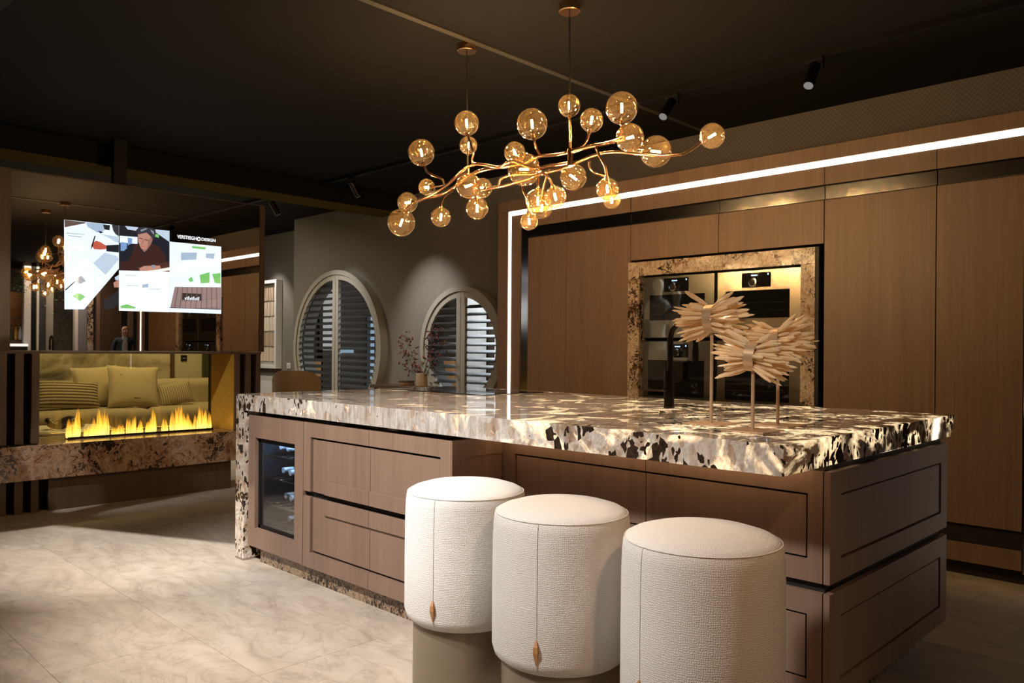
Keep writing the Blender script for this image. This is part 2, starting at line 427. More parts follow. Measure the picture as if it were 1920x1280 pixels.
    def build(s, name, mat, parent=None, smooth=False, bevel=0):
        if isinstance(mat, str): mat = M[mat]
        return obj(name, s.mesh(name, mat, smooth, bevel), parent)
def catmull(P, k):
    out = []
    for i in range(len(P) - 1):
        p0, p1, p2, p3 = P[max(i - 1, 0)], P[i], P[i + 1], P[min(i + 2, len(P) - 1)]
        for j in range(k):
            t = j / k
            out.append(.5 * ((2 * p1) + (p2 - p0) * t + (2 * p0 - 5 * p1 + 4 * p2 - p3) * t * t + (3 * p1 - p0 - 3 * p2 + p3) * t ** 3))
    out.append(P[-1]); return out
def obj(name, me, parent=None):
    o = bpy.data.objects.new(name, me); COL.objects.link(o)
    if parent: par(o, parent)
    return o
def world_loc(p):
    v = Vector(p.location)
    while p.parent: p = p.parent; v += Vector(p.location)
    return v
def par(o, p):
    """child keeps its world coordinates (parents are only translated when built)"""
    o.parent = p
    if p.type == 'EMPTY': o.matrix_parent_inverse = Matrix.Translation(-Vector(p.location))
def tag(o, label, cat, group=None, kind=None):
    if label: o['label'] = label
    if cat: o['category'] = cat
    if group: o['group'] = group
    if kind: o['kind'] = kind
    return o
def thing(name, label, cat, loc, group=None):
    o = bpy.data.objects.new(name, None); COL.objects.link(o); o.location = loc; o.empty_display_size = .1
    return tag(o, label, cat, group)
def struct(name, mb, mat, label=None, bevel=0):
    o = mb.build(name, mat, None, bevel=bevel); o['kind'] = 'structure'
    if label: o['label'] = label
    return o
def B(*a): return MB().box(*a)
def copy_tree(o, loc, parent=None):
    c = o.copy(); COL.objects.link(c)
    if parent: c.parent = parent
    else: c.location = loc
    for ch in list(o.children): copy_tree(ch, None, c)
    return c

# ------------------------------------------------------------------ the room
CZ = 2.89
floor = struct('floor', B(-12, 6.4, -3.6, 9, -.2, -.003), 'grout')
TX, TY, X0, Y0 = 1.07, .535, -2.69, 1.43
tile_me = MB().box(-TX/2 + .0008, TX/2 - .0008, -TY/2 + .0008, TY/2 - .0008, -.012, 0).mesh('floor_tile', M['floor'], bevel=.0006)
for i in range(-9, 9):
    for j in range(-9, 11):
        x = X0 + (i + .5) * TX + (.5 * TX if j % 2 else 0); y = Y0 + (j + .5) * TY
        if not (-12 < x < 6.4 and -3.6 < y < 7.2): continue
        o = obj('floor_tile', tile_me, floor); o.location = (x, y, 0)
struct('ceiling', B(-12, 6.4, -3.6, 9, CZ, CZ + .2), 'ceiling')
ct = struct('trim_1', B(-3.20, -3.16, -3.4, 5.39, CZ - .008, CZ), plain('ceiling_batten_paint', (.045, .038, .028), .6), 'thin lighter batten across the dark ceiling')
struct('wall_front', B(-12, 6.4, -3.6, -3.45, 0, CZ), 'wallpaint')
struct('wall_right', B(6.25, 6.4, -3.45, 7.3, 0, CZ), 'concrete')

def holed_wall(mb, y, holes, x0, x1, z0, z1, thick):
    """wall in the xz plane with round holes; holes = (cx, cz, r, half cell)"""
    N = 64
    for yy in (y, y + thick):
        xs = x0
        for cx, cz, r, h in holes:
            mb_quad(mb, xs, cx - h, z0, z1, yy)
            mb_quad(mb, cx - h, cx + h, cz + h, z1, yy)
            mb_quad(mb, cx - h, cx + h, z0, cz - h, yy)
            ring, sq = [], []
            for k in range(N):
                a = 2 * PI * (k + .5) / N; c, s_ = math.cos(a), math.sin(a); m = max(abs(c), abs(s_))
                ring.append((cx + r * c, yy, cz + r * s_)); sq.append((cx + h * c / m, yy, cz + h * s_ / m))
            b = len(mb.v); mb.v += ring + sq
            for k in range(N):
                k2 = (k + 1) % N; mb.f.append((b + k, b + k2, b + N + k2, b + N + k))
            b = len(mb.v); mb.v += [(cx - h, yy, cz - h), (cx + h, yy, cz - h), (cx + h, yy, cz + h), (cx - h, yy, cz + h)]
            # corner triangles between the square and its sampled rim
            for ci, (sa, sb) in enumerate(((N * 5 // 8, 0), (N * 7 // 8, 0), (N // 8, 0), (N * 3 // 8, 0))):
                p = sq[(sa - 1) % N]; q = sq[sa % N]
                bb = len(mb.v); mb.v += [p, q]; mb.f.append((b + ci, bb, bb + 1))
            xs = cx + h
        mb_quad(mb, xs, x1, z0, z1, yy)
    for cx, cz, r, h in holes:
        b = len(mb.v)
        for k in range(N):
            a = 2 * PI * (k + .5) / N
            mb.v += [(cx + r * math.cos(a), y, cz + r * math.sin(a)), (cx + r * math.cos(a), y + thick, cz + r * math.sin(a))]
        for k in range(N):
            k2 = (k + 1) % N; mb.f.append((b + 2*k, b + 2*k2, b + 2*k2 + 1, b + 2*k + 1))
    b = len(mb.v); mb.v += [(x0, y, z0), (x0, y + thick, z0), (x0, y + thick, z1), (x0, y, z1)]; mb.f.append((b, b+1, b+2, b+3))
def mb_quad(mb, xa, xb, za, zb, y):
    if xb - xa < 1e-6 or zb - za < 1e-6: return
    b = len(mb.v); mb.v += [(xa, y, za), (xb, y, za), (xb, y, zb), (xa, y, zb)]; mb.f.append((b, b+1, b+2, b+3))
WIN = [(-8.19, 1.21, .94), (-5.93, 1.22, .625)]
mb = MB(); holed_wall(mb, 5.40, [(WIN[0][0], WIN[0][1], .86, .98), (WIN[1][0], WIN[1][1], .55, .7)], -9.30, -4.70, 0, CZ, .15)
struct('wall_back', mb, 'wallpaint')
struct('wall_upper', B(-4.70, -.40, 5.40, 5.55, 0, CZ), 'textile', 'woven wallcovering strip above the tall cabinets')
struct('wall_gallery', B(-12, -9.425, 5.90, 6.02, 0, CZ), 'wallpaint')
struct('wall_left', B(-10.75, -10.60, -3.45, 5.05, 0, CZ), 'palewall')
struct('wall_display_back', B(-9.45, -.55, 7.45, 7.6, 0, CZ), 'oak_dark')
struct('wall_display_side', B(-9.42, -9.30, 5.552, 7.45, 0, CZ), 'oak_dark')
struct('wall_side', B(-.55, -.40, 5.55, 7.45, 0, CZ), 'oak_dark')
struct('wall_bar_back', B(-.40, 6.25, 7.3, 7.45, 0, CZ), 'concrete')
struct('trim_2', B(-7.35, -7.0, -3.4, 5.38, 2.712, CZ), 'ceiling', 'dark dropped ceiling beam behind the mirror divider')
struct('trim_5', B(-7.35, -7.005, -3.4, 5.38, 2.70, 2.712), plain('painted_soffit_glow', (.10, .075, .012), .9, spec=.05), 'underside of the dropped ceiling beam, yellow glow painted into its colour')  # yellowish glow under the beam is put into the board's colour
struct('baseboard_gallery', B(-11.9, -9.32, 5.86, 5.90, 0, .79), 'white', 'white wainscot panel below the framed artwork')
struct('trim_3', B(-10.60, -10.575, -1.0, 4.32, 0, 2.5), 'marblewall', 'veined stone panel on the wall behind the sofa')
struct('trim_4', B(-10.60, -10.56, 4.325, 4.37, 0, 2.5), 'walnut', 'brown upright between the veined panel and the pale wall')
struct('door_1', B(-10.60, -10.55, 4.76, 5.04, 0, 2.2), 'green', 'dark green door beside the pale wall')

# ------------------------------------------------------------------ round shutters
def porthole(idx, cx, cz, R, label):
    e = thing('round_shutter', label, 'shutter', (cx, 5.30, cz - R), 'round shutters on the back wall')
    def ring(r0, r1, y0, y1, N=64):
        m = MB(); b = 0
        for k in range(N):
            a = 2 * PI * k / N; c, s_ = math.cos(a), math.sin(a)
            for r, y in ((r0, y0), (r1, y0), (r1, y1), (r0, y1)): m.v.append((cx + r * c, y, cz + r * s_))
        for k in range(N):
            k2 = (k + 1) % N
            for i in range(4):
                i2 = (i + 1) % 4; m.f.append((4*k + i, 4*k2 + i, 4*k2 + i2, 4*k + i2))
        return m
    ring(R - .055, R, 5.30, 5.41).build('outer_frame', 'shutter', e, True)
    ring(R - .115, R - .06, 5.315, 5.355).build('inner_ring', 'shutter', e, True)
    ri = R - .10
    for sgn in (-1, 1):
        B(cx + sgn * .004 if sgn > 0 else cx - .062, cx + .062 if sgn > 0 else cx - .004, 5.312, 5.352, cz - R + .06, cz + R - .06).build('stile', 'shutter', e, bevel=.004)
    pitch = .0752; n = int((R - .14) * 2 / pitch)
    for k in range(n):
        z = cz + (k - (n - 1) / 2) * pitch
        if abs(z - cz) > ri - .02: continue
        half = math.sqrt(ri ** 2 - (z - cz) ** 2)
        for sgn in (-1, 1):
            a, b_ = (cx + .066, cx + half) if sgn > 0 else (cx - half, cx - .066)
            if b_ - a < .06: continue
            th = math.radians(27); w2 = .042; tk = .0055
            m = MB(); pr_ = []
            for q in range(10):
                t = 2 * PI * q / 10; u, v_ = w2 * math.cos(t), tk * math.sin(t)
                pr_.append((5.345 + u * math.cos(th) - v_ * math.sin(th), z + u * math.sin(th) + v_ * math.cos(th)))
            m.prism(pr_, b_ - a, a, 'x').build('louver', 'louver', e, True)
    B(cx + .075, cx + .083, 5.30, 5.306, cz - R * .7, cz + R * .7).build('tilt_rod', 'shutter', e)
    return e
porthole(0, *WIN[0], 'larger round louvred shutter behind the tan chair')
porthole(1, *WIN[1], 'smaller round louvred shutter beside the tall cabinets')
# what the louvres let through: the neighbouring display room
def display_panel(x0, x1, y0, y1, z0, z1, mt, lab):
    e = thing('display_panel', lab, 'panel', ((x0 + x1) / 2, (y0 + y1) / 2, 0), 'panels in the display room')
    B(x0, x1, y0, y1, z0, z1).build('panel_face', mt, e, bevel=.004)
    B(x0, x1, y0, y1, 0, z0 - .002).build('support', 'oak_dark', e)
M['paleblue'] = plain('pale_blue_laminate', (.45, .62, .78), .5)
display_panel(-9.29, -9.20, 5.78, 6.02, 1.18, 2.1, 'white', 'upright white panel seen through the left half of the larger shutter')
display_panel(-9.29, -9.24, 6.04, 6.30, 1.10, 1.22, 'paleblue', 'pale blue board low behind the larger shutter')
display_panel(-9.29, -9.20, 5.57, 5.76, .3, 1.05, 'leather', 'tan panel low behind the left half of the larger shutter')
display_panel(-9.29, -9.20, 6.55, 6.62, .5, 1.7, 'paleblue', 'narrow pale blue strip behind the larger shutter')
display_panel(-9.29, -9.20, 6.80, 7.10, .3, 2.2, 'white', 'white panel at the right edge of the larger shutter')
display_panel(-8.55, -8.30, 7.30, 7.42, .3, 1.05, 'leather', 'tan panel low behind the smaller shutter')
display_panel(-8.15, -7.75, 7.28, 7.42, .4, 2.0, 'white', 'white panel behind the left half of the smaller shutter')
display_panel(-7.45, -6.95, 7.28, 7.42, .6, 1.75, 'white', 'white panel behind the right half of the smaller shutter')
display_panel(-6.93, -6.80, 7.28, 7.42, .9, 1.8, 'crystal', 'cream strip behind the right edge of the smaller shutter')

# ------------------------------------------------------------------ tall cabinets
YW = 4.767
def front(name, x0, x1, z0, z1, parent, mat='oak', y=YW, t=.02, g=.0025):
    return B(x0 + g, x1 - g, y, y + t, z0 + g, z1 - g).build(name, mat, parent, bevel=.0015)
sur = thing('cabinet_surround', 'oak portal frame with glowing light strip around the tall cabinets', 'frame', (-4.83, YW, 0))
B(-4.83, -4.712, YW - .012, 5.395, 0, 2.372).build('side_panel', 'oak', sur, bevel=.002)
B(-4.83, -.53, YW - .012, 5.395, 2.374, 2.462).build('top_panel', 'oak', sur, bevel=.002)
B(-4.684, -4.583, YW, 5.39, 0, 2.336).build('stile', 'oak', sur, bevel=.002)
B(-.775, -.676, YW, 5.39, 0, 2.336).build('stile', 'oak', sur, bevel=.002)
B(-.648, -.53, YW - .012, 5.395, 0, 2.372).build('side_panel', 'oak', sur, bevel=.002)
for a in ((-4.712, -4.684, .0, 2.372), (-.676, -.648, .0, 2.372)):
    B(a[0], a[1], YW - .004, YW + .012, a[2], a[3]).build('light_strip', 'led', sur)
B(-4.684, -.676, YW - .004, YW + .012, 2.338, 2.372).build('light_strip', 'led', sur)
B(-4.583, -4.49, YW + .012, YW + .03, .06, 2.222).build('metal_inlay', 'bronze', sur)
B(-.966, -.775, YW + .012, YW + .03, .06, 2.222).build('metal_inlay', 'bronze', sur)
B(-4.583, -.775, YW + .002, 5.38, 2.224, 2.336).build('header', 'gap', sur)
for a in ((-4.583, -4.4925), (-.9635, -.775)): B(a[0], a[1], YW - .0005, YW + .002, 2.2255, 2.3345).build('header_filler', 'oak', sur)
UN = [(-4.49, -4.073, 'narrow tall oak cabinet at the left end beside the light strip'),
      (-4.073, -3.451, 'tall oak cabinet left of the stone-framed ovens'),
      (-2.012, -1.384, 'tall oak cabinet right of the stone-framed ovens'),
      (-1.384, -.966, 'tall oak cabinet at the right edge')]
def unit(x0, x1, label, oven=False):
    e = thing('tall_cabinet', label, 'cabinet', ((x0 + x1) / 2, YW, 0), 'tall cabinets along the wall')
    if oven:
        B(x0 + .002, x1 - .002, YW + .5, 5.38, .09, 2.22).build('carcass', 'oak_dark', e)
        B(x0 + .002, x1 - .002, YW + .024, YW + .5, 1.87, 2.22).build('top_box', 'oak_dark', e)
        B(x0 + .002, x1 - .002, YW + .024, YW + .5, .09, .715).build('bottom_box', 'oak_dark', e)
        mid = (x0 + x1) / 2
        for a, b_ in ((x0, -2.73), (-2.73, x1)):
            front('bridge_door', a, b_, 1.866, 2.133, e); front('grip_strip', a, b_, 2.135, 2.222, e, 'bronze', YW + .012)
            front('lower_door', a, b_, .28, .715, e)
    else:
        B(x0 + .002, x1 - .002, YW + .024, 5.38, .09, 2.22).build('carcass', 'oak_dark', e)
        front('door', x0, x1, .28, 2.133, e); front('grip_strip', x0, x1, 2.135, 2.222, e, 'bronze', YW + .012)
    B(x0 + .002, x1 - .002, YW + .018, YW + .023, .184, .28).build('shadow_groove', 'gap', e)
    front('plinth_drawer', x0, x1, .076, .184, e)
    B(x0, x1, YW + .05, YW + .08, 0, .076).build('toe_kick', 'gap', e)
    front('upper_flap', x0, x1, 2.223, 2.337, e, y=YW - .0005, t=.002)
for u in UN: unit(*u)
unit(-3.451, -2.012, 'oak cabinet housing the four built-in ovens', True)
of = thing('oven_surround', 'speckled stone frame around the four built-in ovens', 'frame', (-2.75, YW, .72))
for a in ((-3.447, -2.051, 1.746, 1.848), (-3.447, -2.051, .72, .823)):
    B(a[0], a[1], YW - .035, YW + .06, a[2], a[3]).build('stone_rail', 'ovenstone', of, bevel=.002)
for a in ((-3.447, -3.347), (-2.141, -2.051)):
    B(a[0], a[1], YW - .035, YW + .06, .823, 1.746).build('stone_stile', 'ovenstone', of, bevel=.002)
B(-2.051, -2.03, YW - .03, YW + .05, .72, 1.848).build('edge_strip', 'gap', of)

def oven(x0, x1, z0, z1, label, win, disp, coffee=False):
    W = x1 - x0
    e = thing('built_in_oven', label, 'oven', ((x0 + x1) / 2, YW, z0), 'built-in ovens in the stone frame')
    B(x0 + .004, x1 - .004, YW + .02, YW + .46, z0 + .004, z1 - .004).build('body', 'black', e)
    B(x0 + .010, x1 - .010, YW - .004, YW + .02, z0 + .010, z1 - .010).build('front_panel', 'ovenmirror' if x0 < -3 else 'steel', e, bevel=.002)
    a, b_, c, d = win
    if not coffee:
        B(x0 + W * a, x0 + W * b_, YW - .008, YW - .0035, z0 + c, z0 + d).build('window', 'ovenglass', e, bevel=.001)
        for q in (.25, .55): MB().cyl((x0 + W * (a + .03), YW - .0085, z0 + c + (d - c) * q), (x0 + W * (b_ - .03), YW - .0085, z0 + c + (d - c) * q), .0012, 6).build('rack', 'chrome', e)
    else:
        B(x0 + W * a, x0 + W * b_, YW - .006, YW - .0035, z0 + c, z0 + d).build('niche', 'ovenglass', e)
        B(x0 + W * (a + .37), x0 + W * (a + .53), YW - .05, YW - .004, z0 + d - .14, z0 + d - .01).build('spout_block', 'black', e, bevel=.004)
        B(x0 + W * (a + .02), x0 + W * (a + .30), YW - .03, YW - .004, z0 + c + .03, z0 + c + .045).build('drip_tray', 'brass', e)
    B(x0 + W * disp[0], x0 + W * disp[1], YW - .0065, YW - .0035, z0 + disp[2], z0 + disp[3]).build('display', 'hobglass', e)
    kx, kz = x0 + W * (disp[0] + (disp[1] - disp[0]) * .44), z0 + disp[2] + .03
    k = MB().lathe([(0, .03), (.022, .03), (.029, .028), (.031, .02), (.031, 0)], seg=28).build('knob', 'chrome', e, True)
    k.location = (kx, YW - .005, kz); k.rotation_euler = (PI / 2, 0, 0)
    fc = MB().lathe([(0, .0005), (.021, .0005), (.021, 0), (0, 0)], seg=24).build('knob_face', 'black', None); fc.parent = k; fc.location = (0, 0, .0301)
    B(kx - .022, kx + .022, YW - .0072, YW - .0066, z0 + disp[3] - .022, z0 + disp[3] - .014).build('display_text', DISP, e)
    B(x0 + W * (disp[1] - .035), x0 + W * (disp[1] - .02), YW - .0072, YW - .0066, z0 + disp[3] - .02, z0 + disp[3] - .008).build('display_icon', DISP, e)
DISP = emit('oven_display_glow', (.55, .75, 1.0), 1.2)
OX = (-3.345, -2.746, -2.742, -2.143)
oven(OX[0], OX[1], 1.288, 1.744, 'upper left built-in oven with round knob in the stone frame', (.12, .86, .135, .315), (.315, .65, .335, .43))
oven(OX[2], OX[3], 1.288, 1.744, 'upper right built-in oven with wide black window', (.12, .86, .135, .315), (.315, .65, .335, .43))
oven(OX[0], OX[1], .825, 1.284, 'lower left built-in coffee machine with black niche', (.10, .86, .06, .315), (.40, .65, .335, .43), True)
oven(OX[2], OX[3], .825, 1.284, 'lower right built-in oven behind the crystal lamps', (.12, .86, .06, .315), (.315, .65, .335, .43))

# ------------------------------------------------------------------ island
HC, CT = .94, .09
XL, XR, YF, YB = -4.305, -1.012, 2.136, 3.76
ct = thing('island_counter', 'thick back-lit speckled stone counter with waterfall leg', 'counter', (-2.7, 2.9, 0))
m = MB()
z0, z1 = HC - CT, HC
m.v += [(XL, YF, z0), (XR - .004, YF + .003, z0), (XR - .004, YB - .05, z0), (XL, YB - .05, z0), (XL, YF, z1), (XR, YF, z1), (XR, YB, z1), (XL, YB, z1)]
m.f += [(0, 3, 2, 1), (4, 5, 6, 7), (0, 1, 5, 4), (1, 2, 6, 5), (2, 3, 7, 6), (3, 0, 4, 7)]
m.build('slab', 'counter', ct, bevel=.0015)
B(XL, XL + .10, YF, YB - .05, .012, z0 - .0005).build('waterfall_leg', 'stone', ct, bevel=.0015)
B(XL + .002, XL + .098, YF + .002, YB - .052, 0, .012).build('leg_foot', 'bronze', ct)
B(-2.44, -1.06, 2.40, 2.412, .843, .8495).build('under_light', 'underled', ct)
YD = 2.16          # drawer face
isl = thing('island_carcass', 'dark recessed body and stone plinth under the island counter', 'island', (-2.7, 2.9, 0))
B(-4.19, -1.06, 2.84, 3.62, .085, .847).build('rear_core', 'oak_dark', isl)
B(-3.55, -1.06, 2.53, 2.84, .085, .847).build('middle_core', 'oak_dark', isl)
B(-4.12, -2.52, YD + .036, YD + .06, 0, .084).build('plinth', 'plinthstone', isl)
B(-2.52, -1.08, 2.52, 2.55, 0, .084).build('plinth', 'plinthstone', isl)
B(-1.10, -1.07, 2.55, 3.56, 0, .084).build('plinth', 'plinthstone', isl)
B(-4.12, -1.1, 3.54, 3.57, 0, .084).build('plinth', 'plinthstone', isl)

def shaker(e, x0, x1, z0, z1, rx0, rx1, rz0, rz1, y, part='drawer', axis='y', hz=None, sink=.004):
    """a front with a sunk field from rx0..rx1 / rz0..rz1; open ends where field meets the edge"""
    d = thing_part(part, e)
    def bb(a, b_, c, d_, y0, y1, nm, mt='oak', bev=.001):
        if b_ - a < .003 or d_ - c < .003: return
        o = (B(a, b_, y0, y1, c, d_) if axis == 'y' else B(-y1, -y0, a, b_, c, d_)).build(nm, mt, None, bevel=bev)
        o.parent = d; return o
    # the frame is the part's own mesh
    fr = MB()
    for a, b_, c, d_ in ((x0, rx0, z0, z1), (rx1, x1, z0, z1), (rx0, rx1, rz1, z1), (rx0, rx1, z0, rz0)):
        if b_ - a > .003 and d_ - c > .003:
            fr.box(a, b_, y, y + .022, c, d_) if axis == 'y' else fr.box(-y - .022, -y, a, b_, c, d_)
    me = fr.mesh(part, M['oak']); d.data = me
    g = .007 if sink < .006 else .011
    ga, gb = (g if rx0 > x0 + .003 else 0), (g if rx1 < x1 - .003 else 0)
    gc, gd = (g if rz0 > z0 + .003 else 0), (g if rz1 < z1 - .003 else 0)
    bb(rx0 + ga, rx1 - gb, rz0 + gc, rz1 - gd, y + sink, y + .018, 'field')
    bb(x0, x1, z0, z1, y + .020, y + .024, 'backing', 'gap', 0)
    if hz: bb(hz[0], hz[1], hz[2], hz[3], y, y + sink, 'grip_plate')
    return d
def thing_part(name, e):
    o = bpy.data.objects.new(name, bpy.data.meshes.new(name)); COL.objects.link(o); par(o, e); return o
db = thing('drawer_unit', 'greige oak drawer unit beside the wine cooler under the counter', 'drawers', (-3.03, YD, .085))
G = .0015
for (a, b_) in ((-3.612, -3.040), (-3.040, -2.462)):
    left = a < -3.3
    rx0, rx1 = (-3.545, b_ - G) if left else (a + G, -2.529)
    h0, h1 = (-3.416, b_ - G) if left else (a + G, -2.66)
    shaker(db, a + G, b_ - G, .474, .826, rx0, rx1, .474, .752, YD, 'drawer', hz=(h0, h1, .474, .541), sink=.010)
    shaker(db, a + G, b_ - G, .086, .446, rx0, rx1, .164, .446, YD, 'drawer', hz=(h0, h1, .373, .446), sink=.010)
B(-3.612, -2.462, YD + .03, YD + .07, .44, .48).build('finger_groove', 'gap', db)
B(-3.605, -2.482, YD + .075, 2.515, .086, .825).build('carcass', 'oak_dark', db)
# return panel at the end of the drawer unit
B(-2.4785, -2.4625, YD + .024, 2.51, .086, .826).build('end_panel_base', 'oak', db)
for c, d_ in ((.752, .826), (.474, .50)): B(-2.4625, -2.456, YD + .001, 2.50, c, d_).build('end_rail', 'oak', db)
B(-2.4625, -2.456, YD + .001, 2.233, .50, .752).build('end_stile', 'oak', db)
B(-2.4625, -2.456, YD + .001, 2.50, .086, .446).build('end_panel', 'oak', db)

sp = thing('seating_panel', 'long recessed oak panel behind the three stools', 'panel', (-1.7, 2.455, .085))
for z0_, z1_, r0, r1 in ((.477, .829, .547, .756), (.086, .446, .164, .373)):
    shaker(sp, -2.455, -1.7025, z0_, z1_, -2.38, -1.7025, r0, r1, 2.455, 'wall_panel')
    shaker(sp, -1.6995, -1.034, z0_, z1_, -1.6995, -1.082, r0, r1, 2.455, 'wall_panel')
B(-2.455, -1.035, 2.48, 2.52, .44, .48).build('groove', 'gap', sp)
ed = thing('end_drawer_unit', 'oak drawer unit closing the near end of the island', 'drawers', (-1.02, 3.05, .085))
for z0_, z1_, r0, r1 in ((.477, .829, .545, .754), (.086, .446, .158, .366)):
    shaker(ed, 2.455, 3.645, z0_, z1_, 2.541, 3.565, r0, r1, 1.01, 'drawer', axis='x')
B(-1.06, -1.034, 2.53, 3.62, .44, .48).build('groove', 'gap', ed)
B(-1.06, -1.034, 2.53, 3.64, .826, .846).build('top_groove', 'gap', ed)

# wine cooler
wc = thing('wine_cooler', 'built-in wine cooler with glass door at the far end of the island', 'wine cooler', (-3.9, YD, .085))
wx0, wx1, wz0, wz1 = -4.198, -3.617, .088, .826
gx0, gx1, gz0, gz1 = -4.124, -3.698, .195, .702
dr = MB()
for a, b_, c, d_ in ((wx0, gx0, wz0, wz1), (gx1, wx1, wz0, wz1), (gx0, gx1, gz1, wz1), (gx0, gx1, wz0, gz0)): dr.box(a, b_, YD, YD + .03, c, d_)
door = dr.build('door', 'oak', wc)
def sub(o, p): o.parent = p; return o
fr = MB()
for a, b_, c, d_ in ((gx0, gx0 + .022, gz0, gz1), (gx1 - .006, gx1, gz0, gz1), (gx0, gx1, gz1 - .028, gz1), (gx0, gx1, gz0, gz0 + .018)): fr.box(a, b_, YD + .022, YD + .04, c, d_)
sub(fr.build('door_gasket', 'black', None), door)
sub(B(gx0, gx1, YD + .026, YD + .031, gz0, gz1).build('pane', 'coolglass', None), door)
cb = MB()
cx0, cx1, cy0, cy1, cz0, cz1 = wx0 + .03, wx1 - .03, YD + .045, YD + .60, .11, .80
cb.box(cx0 - .02, cx0, cy0, cy1, cz0, cz1).box(cx1, cx1 + .02, cy0, cy1, cz0, cz1).box(cx0, cx1, cy0, cy1, cz1, cz1 + .02).box(cx0, cx1, cy0, cy1, cz0 - .02, cz0).box(cx0, cx1, cy1, cy1 + .02, cz0, cz1)
cb.build('cabinet', plain('cooler_liner', (.018, .02, .025), .4), wc)
B(cx0 + .02, cx1 - .02, cy0 + .03, cy0 + .05, cz1 - .012, cz1 - .004).build('interior_light', 'coolled', wc)
for z in (.60, .47, .33, .205):
    s_ = MB()
    for q in range(7): s_.cyl((cx0 + .03 + q * (cx1 - cx0 - .06) / 6, cy0 + .02, z), (cx0 + .03 + q * (cx1 - cx0 - .06) / 6, cy1 - .02, z), .004, 6)
    s_.box(cx0, cx1, cy0 + .012, cy0 + .024, z - .008, z + .004).build('shelf', 'chrome', wc)
bt = MB().lathe([(0, 0), (.036, .002), (.038, .01), (.038, .19), (.034, .21), (.016, .245), (.0145, .25)], seg=18)
bottle_me = bt.mesh('bottle_body', plain('bottle_glass', (.01, .02, .012), .08), True)
foil_me = MB().lathe([(.0152, .235), (.0152, .30), (.016, .302), (.016, .312), (0, .313)], seg=14).mesh('foil', plain('bottle_foil', (.75, .8, .85), .4, .1), True)
rows = [(.60, (-4.08, -3.965, -3.87, -3.76), 'top'), (.47, (-4.05, -3.94, -3.83, -3.74), 'second'), (.33, (-4.02, -3.93, -3.82, -3.73), 'third'), (.205, (-3.98, -3.88, -3.78), 'lowest')]
side = ['leftmost bottle', 'second bottle from the left', 'third bottle from the left', 'rightmost bottle']
for z, xs, nm in rows:
    for q, x in enumerate(xs):
        nmq = side[q] if not (len(xs) == 3 and q == 2) else 'rightmost bottle'
        e = thing('wine_bottle', f'{nmq} lying on the {nm} shelf of the wine cooler', 'bottle', (x, cy0 + .40 - .02 * (q % 2), z + .043), 'bottles in the wine cooler')
        o = obj('bottle_body', bottle_me); o.parent = e
        o2 = obj('foil', foil_me); o2.parent = e
        e.rotation_euler = (PI / 2, 0, 0)

